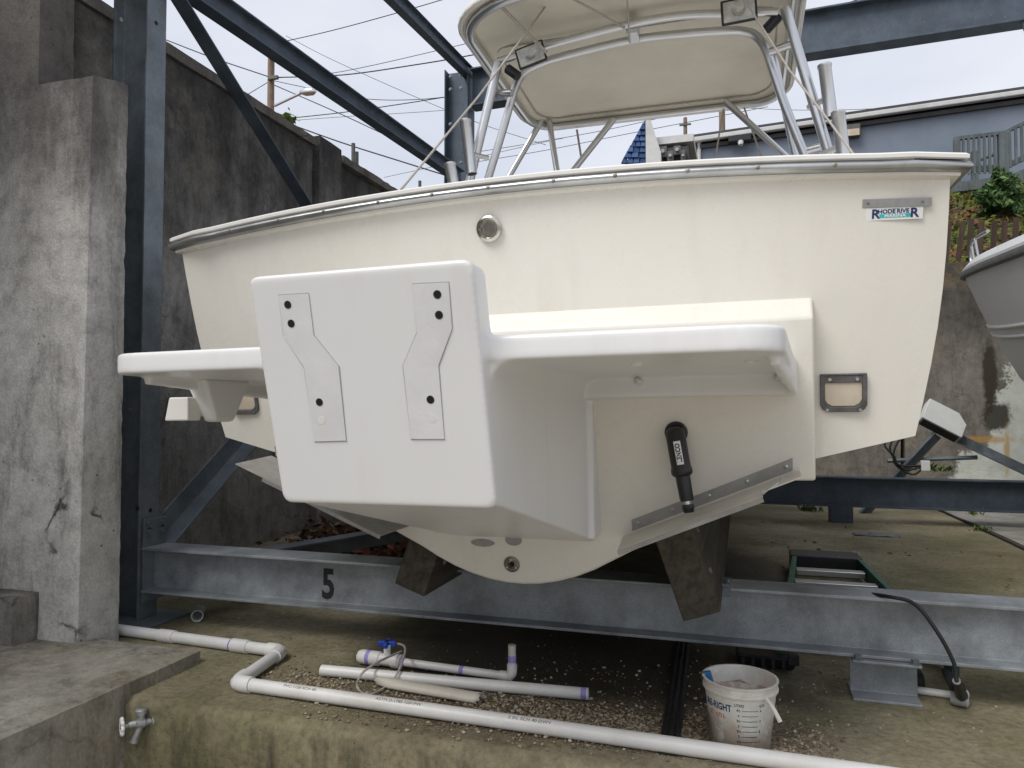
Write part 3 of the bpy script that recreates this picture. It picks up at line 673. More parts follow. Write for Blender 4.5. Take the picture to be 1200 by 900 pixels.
# sensor bracket hanging under the left platform
m = MB(); x0 = -WL-.02
m.hexa([V((x0+.03,-.50,.93)),V((x0+.075,-.50,.93)),V((x0+.075,-.42,.93)),V((x0+.03,-.42,.93)),V((x0+.01,-.56,1.052)),V((x0+.085,-.56,1.052)),V((x0+.085,-.36,1.052)),V((x0+.01,-.36,1.052))]); m.build('gusset', m_brkt, bracket, False, bevel=.012, seg=3)
m = MB(); m.hexa([V((x0-.05,-.56,.935)),V((x0+.03,-.56,.935)),V((x0+.03,-.43,.935)),V((x0-.05,-.43,.935)),V((x0-.035,-.56,1.0)),V((x0+.03,-.56,1.0)),V((x0+.03,-.43,1.0)),V((x0-.035,-.43,1.0))]); sb = m.build('sensor_box', m_deck, bracket, False, bevel=.004)
m = MB(); m.hexa([V((x0-.06,-.555,.94)),V((x0-.052,-.555,.94)),V((x0-.052,-.435,.94)),V((x0-.06,-.435,.94)),V((x0-.045,-.555,1.0)),V((x0-.037,-.555,1.0)),V((x0-.037,-.435,1.0)),V((x0-.045,-.435,1.0))]); m.build('sensor_cover', m_black, bracket, False)
m = MB(); m.lathe([(.008,0),(.008,.006)], (x0+.03,-.505,.938), (0,-1,0), 10); m.build('bolt', m_bronze, bracket, False)

# transom fittings
p = on_transom(573, 268)
def plate_frame(p): return frame(p, (1,0,0), TU)
m = MB(); m.lathe([(.041,0),(.041,.004),(.035,.009),(.030,.009),(.028,.005),(0.001,.005)], p, TN, 32, cap=False); th = m.build('through_hull', m_chrome, boat, False, smooth=40)
for k in range(7):
    x = -.014 + k*.0047; m = MB(); m.box((x-.0019,-.021+.02*(abs(k-3)/9),.005),(x+.0019,.021-.02*(abs(k-3)/9),.0085), M=plate_frame(p)); m.build('louvre', m_bronze, th, False)
for q in (-.027, .027):
    m = MB(); m.lathe([(.005,0),(.005,.003)], p + V((q,0,0)) + TN*.008, TN, 8); m.build('screw', m_bronze, th, False)
a, b = on_transom(1011, 238), on_transom(1091, 237); c = (a+b)/2
m = MB(); F = plate_frame(c + TN*.001) @ Matrix.Rotation(math.atan2(b.z-a.z, b.x-a.x), 4, 'Z'); L2 = (b-a).length/2
m.box((-L2,-.0115,0),(L2,.0115,.004), M=F); npl = m.build('name_plate', m_plate, boat, False, bevel=.001)
for q in (-L2+.014, L2-.022):
    m = MB(); m.lathe([(.0035,0),(.0035,.0015)], F @ V((q,0,.004)), TN, 8); m.build('screw', m_bronze, npl, False)
a, b = on_transom(1015, 251), on_transom(1081, 249); c = (a+b)/2; L2 = (b-a).length/2
F = plate_frame(c + TN*.001) @ Matrix.Rotation(math.atan2(b.z-a.z, b.x-a.x), 4, 'Z')
m = MB(); m.box((-L2,-.017,0),(L2,.017,.0012), M=F); stk = m.build('sticker', m_white, boat, False, label='white marina sticker')
m = MB(); m.box((-L2*.52,-.011,.0013),(L2*.58,-.001,.0017), M=F); m.build('sticker_band', m_teal, stk, False)
text_mb('R', .034, F @ Matrix.Translation((-L2*.66,-.001,.0020)), .0009, .0002).build('lettering', m_navy, stk, False)
text_mb('R', .034, F @ Matrix.Translation((L2*.70,-.001,.0020)), .0009, .0002).build('lettering', m_navy, stk, False)
text_mb('HODE', .0155, F @ Matrix.Translation((-L2*.27,.0055,.0020)), .0004, .0002).build('lettering', m_navy, stk, False)
text_mb('RIVE', .0155, F @ Matrix.Translation((L2*.30,.0055,.0020)), .0004, .0002).build('lettering', m_navy, stk, False)
text_mb('MARINA', .0115, F @ Matrix.Translation((L2*.03,-.0062,.0021)), .0003, .0002, 1.22).build('lettering', m_white, stk, False)
m = MB(); m.prism([(-.006,.013),(.016,.0105),(.026,.0155),(.018,.0115),(.012,.0125)], F @ V((-.005,0,.0013)), F @ V((-.005,0,.0018)), (1,0,0), TU); m.build('bird_mark', m_plate, stk, False)
def scupper(px, py):
    p = on_transom(px, py); F = plate_frame(p + TN*.001); r_ = .05
    def U(w, t, bt): return [(-w, t), (-w, -bt+.02), (-w+.006, -bt+.008), (-w+.02, -bt), (w-.02, -bt), (w-.006, -bt+.008), (w, -bt+.02), (w, t)]
    o = U(.062, .052, .055); i = U(.050, .052, .040)
    m = MB(); k = len(o); vs = [F @ V((x, y, .0)) for x, y in o+i] + [F @ V((x, y, .012)) for x, y in o+i]
    fs = []
    for q in range(k-1): fs += [(2*k+q, 2*k+q+1, 3*k+q+1, 3*k+q), (q, q+1, 2*k+q+1, 2*k+q), (k+q, 3*k+q, 3*k+q+1, k+q+1)]
    fs += [(0, k, 3*k, 2*k), (k-1, 2*k-1, 4*k-1, 3*k-1)]
    m.add(vs, fs); m.box((-.062,.0515,0),(.062,.056,.012), M=F); fr_ = m.build('scupper', m_frame, boat, False, bevel=.002)
    m = MB(); m.prism(U(.0495,.04,.039), F @ V((0,0,.001)), F @ V((0,0,.006)), (1,0,0), TU); m.build('flap', m_flap, fr_, False, bevel=.002)
    m = MB(); m.box((-.052,.030,.006),(.052,.051,.010), M=F); m.build('clamp_bar', m_frame, fr_, False, bevel=.001)
    for q in (-.036, .036):
        m = MB(); m.lathe([(.007,0),(.005,.004)], F @ V((q,.041,.010)), TN, 8); m.build('screw', m_ss, fr_, False)
        m = MB(); m.lathe([(.004,0),(.004,.002)], F @ V((q*1.2,-.048,.012)), TN, 8); m.build('screw', m_ss, fr_, False)
scupper(988, 460); scupper(287, 468)
# garboard drain and patches near the keel (on the pad face)
def on_pad(px, py): return on_transom(px, py, TH)
p = on_pad(600, 661); m = MB(); m.lathe([(.027,-.004),(.027,.004),(.022,.007),(.013,.007),(.011,.002),(.011,.001)], p, TN, 24, cap=False); dr = m.build('drain_fitting', m_bronze, boat, False, smooth=40)
m = MB(); m.lathe([(.009,0),(.009,.003)], p, TN, 16); m.build('drain_hole', m_hole, dr, False)
for k in range(3):
    a = R(90+120*k); m = MB(); m.lathe([(.0035,0),(.0035,.002)], p + (V((1,0,0))*math.cos(a) + TU*math.sin(a))*.0175 + TN*.0068, TN, 8); m.build('screw', m_ss, dr, False)
for px, py, rx, rz in ((602,633,.028,.018),(566,636,.042,.013)):
    p = on_pad(px, py); m = MB(); k = 24; ring = [p + V((1,0,0))*math.cos(2*math.pi*i/k)*rx + TU*math.sin(2*math.pi*i/k)*rz*(1 if px > 580 else abs(math.sin(2*math.pi*i/k))**.3) for i in range(k)]
    m.add([q + TN*.003 for q in ring] + [q - TN*.004 for q in ring], [tuple(range(k)), tuple(range(k, 2*k))] + [(i, (i+1) % k, k+(i+1) % k, k+i) for i in range(k)]); m.build('patch', m_plate, boat, False)

# trim tabs
def trim_tab(sg, sides):
    a, b = sides    # inner and outer hinge ends, boat coordinates
    ax = (b-a).normalized(); up = TU; Fh = frame(a, ax, up); Ln = (b-a).length
    if sg < 0: nz = -1
    else: nz = 1
    def pt(u, v, w): return a + ax*u + up*v + TN*w
    m = MB(); m.hexa([pt(0,0,0),pt(Ln,0,0),pt(Ln,0,.004),pt(0,0,.004),pt(0,.036,0),pt(Ln,.036,0),pt(Ln,.036,.004),pt(0,.036,.004)]); tb = m.build('trim_tab', m_tab, boat, False)
    D = V((0,-1,-.08)).normalized(); nr = ax.cross(D).normalized(); nr = nr if nr.z > 0 else -nr
    e0, e1 = -.032, Ln+.02; h0 = pt(e0,-.006,.004); h1 = pt(e1,-.006,.004)
    dl = .20
    # plate: full inner length, with a cut-out at the outer end where the pull wire sits
    cut = .55 if sg > 0 else .98; outl = [h0, h0 + D*dl + ax*.02, h0.lerp(h1,.80) + D*dl, h0.lerp(h1,.80) + D*(dl*cut), h1 + D*(dl*cut), h1]
    k = 6; m = MB(); m.add([q for q in outl] + [q - nr*.004 for q in outl], [tuple(range(k)), tuple(range(k, 2*k))] + [(i, (i+1) % k, k+(i+1) % k, k+i) for i in range(k)]); m.build('tab_plate', m_platesheen if sg > 0 else m_tab, tb, False, bevel=.001)
    e = [h0 + D*dl + ax*.02, h0.lerp(h1,.80) + D*dl]
    m = MB(); m.hexa([e[0], e[1], e[1]+D*.004, e[0]+D*.004, e[0]-nr*.012, e[1]-nr*.012, e[1]-nr*.012+D*.004, e[0]-nr*.012+D*.004]); m.build('tab_lip', m_tab, tb, False)
    for i in range(5):
        q = pt(.02 + (Ln-.04)*i/4, .019, .004); m = MB(); m.lathe([(.007,0),(.0065,.002),(.003,.0045)], q, TN, 10); m.build('screw', m_ss, tb, False)
    if sg > 0:
        g0 = h0.lerp(h1,.80) + D*(dl*.95) + nr*.004; m = MB(); m.tube(bez([g0, g0 + ax*.02 + nr*.008, g0 + ax*.055 + nr*.012 - D*.03, g0 + ax*.06 - D*.09 + nr*.01], 5), .0025, 6); m.build('pull_wire', m_ss, tb, False)
    for i, u in enumerate((.36, .47)):
        q = h0 + ax*(Ln*u) + D*(dl-.03-.04*i) - nr*.004; m = MB(); m.lathe([(.008,0),(.007,.006)], q, -nr, 8); m.build('nut', m_ss, tb, False)
    return tb, h0, h1, D, nr, ax
def hinge_px(p0, p1): return on_pad(*p0), on_pad(*p1)
ha, hb = hinge_px((741,622), (929,551))
tb, h0, h1, D, nr, ax = trim_tab(1, (ha, hb))
mir = lambda p: V((2*XB - p.x, p.y, p.z))
_la, _lb = mir(ha), mir(hb); _ld = (_lb-_la).normalized()
tl = trim_tab(-1, (_la + _ld*.04, _lb + _ld*.08))
def actuator(tbp, top, bot, txt=True, sg=1):
    d = (bot-top).normalized(); Ln = (bot-top).length
    m = MB(); m.lathe([(.034,0),(.034,.006),(.028,.010)], top + V((0,.035,0)), TN, 16); m.build('mount', m_black, tbp, False)
    o0 = top - d*.004
    m = MB(); m.lathe([(.012,-.012),(.024,-.006),(.0285,.004),(.0285,Ln*.44),(.031,Ln*.47),(.031,Ln*.52),(.027,Ln*.545),(.0215,Ln*.56),(.0200,Ln*.82),(.0185,Ln*.86)], o0, d, 24); ac = m.build('actuator', m_black, tbp, False, smooth=45)
    m = MB(); m.lathe([(.011,Ln*.86),(.011,Ln*.95)], o0, d, 14); m.build('ram', m_ss, tbp, False)
    m = MB(); m.lathe([(.016,Ln*.90),(.018,Ln*.94),(.014,Ln*1.0)], o0, d, 10); m.build('ball_end', m_black, tbp, False)
    if txt:
        fwd_ = (BI @ V((0,0,CAM_H)) - top); s_ = d.cross(fwd_).normalized(); ft = s_.cross(d).normalized()
        # label faces the stern, reads down the barrel
        c = top + d*(Ln*.255) + ft*.0284
        F = frame(c, -d, -s_ if ((-d).cross(-s_)).dot(ft) > 0 else s_)
        def wrapper(p):
            ang = p.y/.0286; return top + d*(Ln*.255 - p.x) + (ft*math.cos(ang) + (F.col[1].to_3d())*math.sin(ang))*(.0290 + p.z)
        m = MB(); m.grid(lambda u, v: wrapper(V((-.034+.068*u, -.010+.020*v, -.0002))), 1, 6); m.build('maker_label', m_white, ac, False)
        text_mb('LENCO', .0185, None, .0008, .0002, .9, wrapper).build('lettering', m_ink, ac, False)
tp0 = on_transom(791, 507, TH+.035); bt = h0.lerp(h1, .42) + D*.10 + nr*.01
actuator(tb, tp0, bt)
actuator(tl[0], mir(tp0), mir(bt), False)

# canopy top: frame, canopy, lamps, rod holders, ropes (surveyed in the place, kept in boat coordinates)
CZ = 3.0
def rrect(x0, x1, y0, y1, rs, z, n=8):
    out = []
    for (cx, cy, a0, r_) in ((x1-rs[0], y0+rs[0], 270, rs[0]), (x1-rs[1], y1-rs[1], 0, rs[1]), (x0+rs[2], y1-rs[2], 90, rs[2]), (x0+rs[3], y0+rs[3], 180, rs[3])):
        out += [V((cx + r_*math.cos(R(a0+90*i/n)), cy + r_*math.sin(R(a0+90*i/n)), z)) for i in range(n+1)]
    return out
TX0, TX1, TY0, TY1 = -1.40, .27, 3.42, 5.05
def cam_z(p): return CZ + .05*(1-((p.x-(TX0+TX1)/2)/.85)**2) - .06*((p.y-4.2)/.8)**2
def cz(l): return [V((p.x, p.y, cam_z(p))) for p in l]
rim = cz(rrect(TX0, TX1, TY0, TY1, (.4,.22,.22,.4), CZ))
can0 = rrect(TX0-.05, TX1+.05, TY0-.05, TY1+.04, (.42,.25,.25,.42), CZ)
# canopy as a filled rounded sheet with thickness
def sheet(ring, dz, th):
    c = sum(ring, V())/len(ring); k = len(ring); rings = 7; vs = []; fs = []
    for j in range(rings):
        s_ = 1 - j/(rings)*.999
        for p in ring: q = c.lerp(p, s_); vs.append(V((q.x, q.y, cam_z(q) + dz)))
    for j in range(rings-1):
        for i in range(k): fs.append((j*k+i, j*k+(i+1) % k, (j+1)*k+(i+1) % k, (j+1)*k+i))
    fs.append(tuple((rings-1)*k+i for i in range(k)))
    n0 = len(vs); vs2 = [p + V((0,0,th)) for p in vs]; f2 = [tuple(i+n0 for i in f[::-1]) for f in fs]
    m = MB(); m.add(vs + vs2, fs + f2 + [(i, n0+i, n0+(i+1) % k, (i+1) % k) for i in range(k)]); return m
tt = MB(); tt.tube(rim, .024, 10, True); tf = tt.build('canopy_frame', m_alu, boat, smooth=60)
sheet(can0, .026, .035).build('canopy', m_canvas, boat, smooth=40, bevel=.01)
m = MB(); m.tube([p + V((0,0,.03)) for p in cz(rrect(TX0-.045, TX1+.045, TY0-.045, TY1+.035, (.42,.25,.25,.42), CZ))], .016, 8, True); m.build('canopy_piping', m_deck, boat, smooth=60)
ins = cz(rrect(TX0+.07, TX1-.07, 3.98, TY1-.07, (.05,.17,.17,.05), CZ)); m = MB(); m.tube([p + V((0,0,.02)) for p in ins], .006, 6, True); m.build('canopy_seam', m_rope, tf)
def tube_part(pts, r_=.0225, nm='tube', mat=None, n=10): 
    m = MB(); m.tube(pts, r_, n); return m.build(nm, mat or m_alu, tf, smooth=60)
HY = 4.0
hl = [(573,206),(590,150),(602,108),(609,92),(618,82),(632,75),(660,66),(740,47),(800,40),(855,36),(873,37),(886,42),(896,55),(905,80),(922,130),(944,184)]
hoop = [at(a, b, y=HY) for a, b in hl]
def down(p, q, z): return p + (p-q)*((p.z-z)/(q.z-p.z))
hoop = [down(hoop[0], hoop[1], 1.64)] + bez(hoop, 4) + [down(hoop[-1], hoop[-2], 1.64)]
tube_part(hoop, .023)
c0 = [at(a, b, y=3.86) for a, b in ((584,72),(640,54),(740,28),(800,18),(860,16),(912,14))]; tube_part(bez(c0, 5), .021)
for a, b in (((552,206),(584,74)), ((972,182),(920,10))):
    p, q = at(*a, y=3.84), at(*b, y=3.84); tube_part([down(p, q, 1.64), q], .025)
for a, b in (((538+60,204),(640,132)), ((652,196),(642,132)), ((678,192),(719,140)), ((922,184),(850,119))):
    p, q = at(*a, y=4.92), at(*b, y=4.98); tube_part([down(p, q, 1.72), q], .021)
p, q = at(932,182,y=4.3), at(905,60,y=4.3); tube_part([down(p, q, 1.70), q], .021)
for a, b in (((578,109),(600,109)), ((902,61),(927,52)), ((947,176),(962,172))):
    tube_part([at(*a, y=3.9), at(*b, y=3.87)], .02)
for px, py in ((742,38),):
    p = at(px, py, y=3.93); m = MB(); m.box((p.x-.03,p.y-.05,p.z-.03),(p.x+.03,p.y+.06,p.z+.05)); m.build('junction_box', m_alu, tf, bevel=.006)
for (a, b, y_) in (((545,141),(553,204),3.72), ((527,192),(535,235),3.6), ((966,76),(974,138),3.78), ((982,131),(990,195),3.72)):
    p, q = at(*a, y=y_), at(*b, y=y_); d = (q-p).normalized()
    m = MB(); m.lathe([(.030,.004),(.033,0),(.033,.012),(.030,.016),(.030,(q-p).length),(.026,(q-p).length),(.026,.02),(.026,.004)], p, d, 18, cap=False); rh = m.build('rod_holder', m_alu, boat, smooth=40)
    if y_ > 3.65:
        sgn = -1 if a[0] > 800 else 1
        m = MB(); c_ = p.lerp(q, .62); m.tube([c_, c_ + V((.085*sgn, .07, -.01))], .014, 8); m.build('holder_clamp', m_alu, rh)
def lamp(px, py, w_, h_, tilt):
    p = at(px, py, y=3.72); F = Matrix.Translation(p) @ Matrix.Rotation(R(tilt), 4, 'Y') @ Matrix.Rotation(R(8), 4, 'X')
    m = MB(); m.hexa([F @ V(q) for q in ((-w_*.6,.07,-h_*.6),(w_*.6,.07,-h_*.6),(w_*.6,.07,h_*.6),(-w_*.6,.07,h_*.6),(-w_,0,-h_),(w_,0,-h_),(w_,0,h_),(-w_,0,h_))]); sp = m.build('deck_light', m_black, boat, bevel=.008)
    m = MB(); m.box((-w_*.84,-.006,-h_*.78),(w_*.84,.004,h_*.78), M=F); m.build('lens', m_lens, sp, bevel=.004)
    m = MB(); m.lathe([(.002,.0),(.018,.004),(.03,.006)], F @ V((0,-.002,0)), (0,-1,0), 12, cap=False); m.build('reflector', m_ss, sp)
    m = MB(); m.tube([F @ V((0,.06,0)), F @ V((.02,.14,.04))], .012, 8); m.build('stalk', m_black, sp)
m_lens = simple('ribbed_lens_glass', (.5,.5,.47), .2, .0, .3, 25)
lamp(622, 64, .082, .058, -14); lamp(866, 12, .088, .062, -3)
for px, py, tl_ in ((601,85,40),(905,27,-45)):
    p = at(px, py, y=3.88); m = MB(); m.lathe([(.02,-.045),(.027,-.04),(.027,.04),(.02,.045)], p, (math.cos(R(tl_)),0,-math.sin(R(tl_))), 12); m.build('black_clamp', m_black, tf)
for pts, r_ in ((((470,222,2.75),(560,114,3.3),(648,-4,3.7)), .005), (((586,6,3.45),(612,33,3.6),(641,62,3.68)), .009), (((870,-4,3.6),(925,82,3.6),(970,140,3.5),(1004,186,3.3)), .005),
                (((668,-3,3.5),(700,14,3.7),(732,33,3.84)), .006), (((735,-3,3.55),(736,20,3.7),(738,50,3.82)), .005), (((848,128,5.0),(838,186,5.0)), .006), (((872,126,5.0),(893,186,5.0)), .006), (((676,152,5.05),(682,190,5.05)), .008)):
    m = MB(); m.tube([at(a, b, y=c) for a, b, c in pts], r_, 6); m.build('rope', m_rope, boat, smooth=60)

# the neighbouring boat, its bow by the back wall
root = thing('neighbour_boat', (2.86, 2.4, 0), 'grey-white hull of another boat cut off by the right edge', 'boat')
N1 = Boat(7.1, 1.22, 1.02, 1.82, 1.05, .34, .62)
m_grey = gelcoat('grey_white_gelcoat', (.60,.61,.61), (.54,.54,.52), .3)
N1.mesh().build('hull', m_grey, root, False, smooth=35, merge=True)
N1.sweep([(.0,-.03),(.03,-.02),(.035,.0),(.03,.02),(.0,.03)]).build('rub_rail', m_frame, root, False, smooth=40)
N1.sweep([(-.25,.03),(.012,.03),(.012,.05),(-.05,.12),(-.25,.16)]).build('gunwale', m_grey, root, False, smooth=40)
N1.foredeck(.45).build('foredeck', m_grey, root, False, smooth=60)
N1.sole(1.0, .46).build('cockpit_sole', m_grey, root, False)
def sidept(y, inn, up): 
    t = y/N1.L; bs, _, zs, _, _ = N1.st(t); return V((-bs+inn, y, zs+up))
for z0 in (.42, .5):   # spray strakes along the flared side
    m = MB(); pts = []
    for i in range(14):
        t = .3 + .62*i/13; bs, bc, zs, zc, zk = N1.st(t); f = z0; pts.append(V((-(bc+(bs-bc)*f+.02*math.sin(math.pi*f))-.004, N1.L*t-(zs-(zc+(zs-zc)*f))*.9*(max(0,(t-.5)/.5))**2*.6, zc+(zs-zc)*f)))
    m.tube(pts, .014, 6); m.build('spray_strake', m_grey, root, False, smooth=60)
rl = bez([sidept(5.15,.07,.06), sidept(5.2,.05,.2), sidept(5.0,.06,.27), sidept(4.6,.07,.29), sidept(3.9,.08,.28)], 6); m = MB(); m.tube(rl, .014, 8); m.build('bow_rail', m_ss, root, False, smooth=60)
for y in (4.9, 4.4):
    m = MB(); m.tube([sidept(y,.09,.05), sidept(y+.02,.06,.28)], .012, 8); m.build('stanchion', m_ss, root, False, smooth=60)
m = MB(); m.hexa([V((-.85,2.5,1.95)),V((.85,2.5,1.95)),V((.7,3.6,1.98)),V((-.7,3.6,1.98)),V((-.75,2.5,2.55)),V((.75,2.5,2.55)),V((.55,2.9,2.55)),V((-.55,2.9,2.55))])
m_glass = simple('smoked_windscreen', (.10,.14,.14), .08, .0, .1, 3, .6); wsn = m.build('windscreen', m_glass, root, False)
for a, b in (((-.7,3.6,1.98),(-.55,2.9,2.56)),((.7,3.6,1.98),(.55,2.9,2.56)),((-.55,2.9,2.56),(-.75,2.5,2.56)),((-.55,2.9,2.56),(.55,2.9,2.56)),((-.85,2.5,1.97),(-.7,3.6,1.99))):
    m = MB(); m.tube([a, b], .018, 8); m.build('windscreen_frame', m_alu, wsn, False)

# timber bunks that carry the hulls on the beams
def bunk(x, z0, lean, y0, y1, lab, h=.37, t=.12, dirt=0):
    r_ = thing('timber_bunk', (x, y0, z0), lab, 'timber', 'bunk timbers')
    c, s_ = math.cos(R(lean)), math.sin(R(lean)); 
    m = MB(); m.prism([(-t/2,0),(t/2,0),(t/2,h),(-t/2,h)], (x, y0, z0), (x, y1, z0), (c,0,s_), (-s_,0,c)); m.build('timber', m_bunk, r_, bevel=.004)
    for k in range(2):
        q = V((x, y0, z0)) + V((-s_,0,c))*(h*.3+h*.35*k) + V((c,0,s_))*(t/2); m = MB(); m.lathe([(.012,0),(.010,.006)], q + V((0,.10+.05*k,0)), (c,0,s_), 8); m.build('bolt', m_bronze, r_)
    m = MB(); m.box((x-.09, BY-.06, BZ1+.002), (x-t*.5-.004, BY+.05, BZ1+.05)); m.build('cleat', m_col, r_)
bunk(-.125, .312, 19, 2.40, 7.2, 'dark timber bunk under the hull below the right trim tab')
bunk(-1.13, .318, -19, 2.42, 7.2, 'dark timber bunk under the hull behind the left trim tab')

# ---------------------------------------------------------------- loose things on the pad
def ground_pt(px, py, z=.03): return at(px, py, z=z)
# the long plumbed pipe run with its two elbows
PR = .0225
A = [ground_pt(128,737,PR), ground_pt(330,764,PR), ground_pt(277,801,PR), ground_pt(985,902,PR)]
A = [V((p.x, p.y, PR+.002)) for p in A]; e = (A[3]-A[2]).normalized(); A[3] = A[2] + e*3.1
root = thing('pipe_run', (A[2].x, A[2].y, 0), 'long white plastic drain pipe with two elbows along the front of the pad', 'pipe')
def seg_pipe(a, b, r_=PR, mat=None, nm='pipe', par=None):
    m = MB(); m.tube([a, b], r_, 18); return m.build(nm, mat or m_pvc, par, smooth=40)
def elbow(c, d0, d1, r_, par, L_=.062, mat=None):
    d0, d1 = V(d0).normalized(), V(d1).normalized(); rr = r_*1.22
    pts = [c + d0*L_, c + d0*L_*.55]; 
    for k in range(1, 6):
        t = k/6; pts.append((c + d0*L_*.55)*(1-t)**2 + c*2*t*(1-t) + (c + d1*L_*.55)*t*t)
    pts += [c + d1*L_*.55, c + d1*L_]
    m = MB(); m.tube(pts, rr, 18); return m.build('elbow', mat or m_pvc, par, smooth=40)
for i in range(3): seg_pipe(A[i], A[i+1], par=root)
for i in (1, 2): elbow(A[i], A[i-1]-A[i], A[i+1]-A[i], PR, root)
for i, t in ((0,.36),(0,.78)):
    c = A[i].lerp(A[i+1], t); d = (A[i+1]-A[i]).normalized(); m = MB(); m.lathe([(PR*1.02,-.040),(PR*1.17,-.038),(PR*1.17,.038),(PR*1.02,.040)], c, d, 18); m.build('coupling', m_pvc, root, smooth=40)
c = A[0].lerp(A[1], .735); d = (A[1]-A[0]).normalized(); m = MB(); m.lathe([(PR*1.012,-.008),(PR*1.012,.008)], c, d, 18, cap=False); m.build('primer_ring', m_purple, root)
d = (A[3]-A[2]).normalized()
for a_, ln, txt in ((.26,.20,'PVC-1120 SCH 40'), (.62,.22,'ASTM D-1785 NSF-PW'), (1.05,.25,'2 IN. SCH 40 DWV')):   # print along the pipe
    o_ = A[2] + d*a_; sd_ = V((d.y, -d.x, 0)); sd_ = sd_ if sd_.y < 0 else -sd_
    def wr(p, o_=o_): 
        an = R(58) + p.y/PR; return o_ + d*p.x + (sd_*math.cos(an) + V((0,0,1))*math.sin(an))*(PR + .0004 + p.z)
    text_mb(txt, .013, None, 0, .0001, 1.25, wr).build('lettering', m_frame, root)
def mtint(): return simple('rust_tint_on_pvc', (.55,.36,.16), .5, 0, .25, 30)
# short grey coupling by the beam
a, b = ground_pt(231,722,.028), ground_pt(239,706,.028); m = MB(); dd = (b-a).normalized(); m.lathe([(.021,.004),(.027,0),(.027,.03),(.024,.034),(.024,.11),(.021,.11),(.021,.004)], V((a.x,a.y,.028)), V((dd.x,dd.y,0)), 18, cap=False)
tag(m.build('pipe_coupling', m_pvcg, smooth=40), 'short open grey pipe end lying under the left end of the numbered beam', 'pipe')
# loose pipes
def flat(px, py, r_): p = ground_pt(px, py, r_); return V((p.x, p.y, r_+.002))
r1 = .0195; a, b = flat(377,786,r1), flat(689,814,r1)
m = MB(); k = 18; m.tube([a, b], r1, k, cap=False); m.tube([a, b], r1*.86, k, cap=False)
lp = thing('loose_pipe', (a+b)/2 - V((0,0,r1)), 'straight loose white pipe with a purple primed end, under the hull', 'pipe')
m.add([], []); pi_ = m.build('pipe', m_pvc, lp, smooth=40)
dd = (b-a).normalized(); m = MB(); m.lathe([(r1*.86,0),(r1*.86,.001),(r1*1.005,.001),(r1*1.005,0)], b, dd, 18, cap=False); m.build('pipe_end', m_pvc, lp)
m = MB(); m.lathe([(r1*1.01,-.022),(r1*1.01,-.004)], b, dd, 18, cap=False); m.build('primer_ring', m_purple, lp)
m = MB(); m.lathe([(r1*.85,-.02),(0.001,-.02)], b, dd, 18, cap=False); m.build('bore', m_hole, lp)
# split half pipe
a, b = flat(441,797,.02), flat(566,818,.02); dd = (b-a).normalized(); sd_ = V((dd.y,-dd.x,0)); m = MB(); K = 10; NL = 14; vs = []
for i in range(NL+1):
    p = a.lerp(b, i/NL); w_ = .027*min(1, .25 + i/3); jag = .012*noise.noise(V((i*.9,2,1))) if i in (0, NL) else 0
    for kk in range(K+1):
        an = R(-20 + 220*kk/K); q = p + sd_*math.cos(an)*w_ + V((0,0,1))*(math.sin(an)*.020 + .004) + dd*(jag + (.02*noise.noise(V((kk*.7,3,i))) if i in (0,NL) else 0)); vs.append(q - V((0,0,.012)))
m.add(vs, [(i*(K+1)+j, i*(K+1)+j+1, (i+1)*(K+1)+j+1, (i+1)*(K+1)+j) for i in range(NL) for j in range(K)])
o = m.build('split_pipe', m_pvcold, smooth=60); sm = o.modifiers.new('wall', 'SOLIDIFY'); sm.thickness = .003; tag(o, 'yellowed split half of a pipe with a jagged end in front of the loose pipe', 'pipe')
# valve assembly
r2 = .0145; q0, q1 = flat(425,770,.026), flat(600,794,.026)
root = thing('valve_pipe', (q0+q1)/2 - V((0,0,.026)), 'white pipe with blue-handled ball valve and upright end, under the hull', 'pipe')
dd = (q1-q0).normalized(); seg_pipe(q0 + dd*.02, q1, r2, par=root)
m = MB(); m.lathe([(.010,-.022),(.022,-.014),(.0265,0),(.0265,.075),(.022,.08),(.022,.125),(.0265,.13),(.0265,.165),(.018,.168)], q0, dd, 18); vb_ = m.build('valve_body', m_pvc, root, smooth=40)
c = q0 + dd*.105; m = MB(); m.lathe([(.013,.02),(.013,.052),(.017,.052),(.017,.058)], c, (0,0,1), 12); m.build('stem', m_pvc, vb_)
for an in (10, 100, 190, 280):
    dv_ = V((math.cos(R(an)), math.sin(R(an)), 0)); m = MB(); m.box((-.012,-.008,.050),(.034,.008,.070), M=Matrix.Translation(c) @ Matrix.Rotation(R(an), 4, 'Z')); m.build('handle', m_blue, vb_, bevel=.004)
for s_ in (.03, .172, .41): 
    m = MB(); rr = .0269 if s_ < .1 else .0149 if s_ > .2 else .0160; m.lathe([(rr,-.008),(rr,.008)], q0 + dd*s_, dd, 18, cap=False); m.build('primer_ring', m_purple, root)
elbow(q1, -dd, (0,0,1), r2, root, .045); up = q1 + V((0,0,.11)); seg_pipe(q1 + V((0,0,.03)), up, r2*.95, m_pvcold, par=root)
m = MB(); m.lathe([(r2*1.0,.052),(r2*1.0,.075)], q1, (0,0,1), 18, cap=False); m.build('primer_ring', m_purple, root)
# wire loop
pts = [flat(452,770,.03)+V((0,0,.05)), flat(474,768,.05)+V((0,0,.03)), flat(468,785,.05), flat(455,803,.008), flat(432,815,.006), flat(419,806,.006), flat(424,790,.05), flat(444,776,.06), flat(470,764,.06)]
m = MB(); m.tube(bez(pts, 6), .0042, 6); tag(m.build('wire_loop', m_rope, smooth=60), 'grey wire looped loosely over the loose white pipes', 'wire')

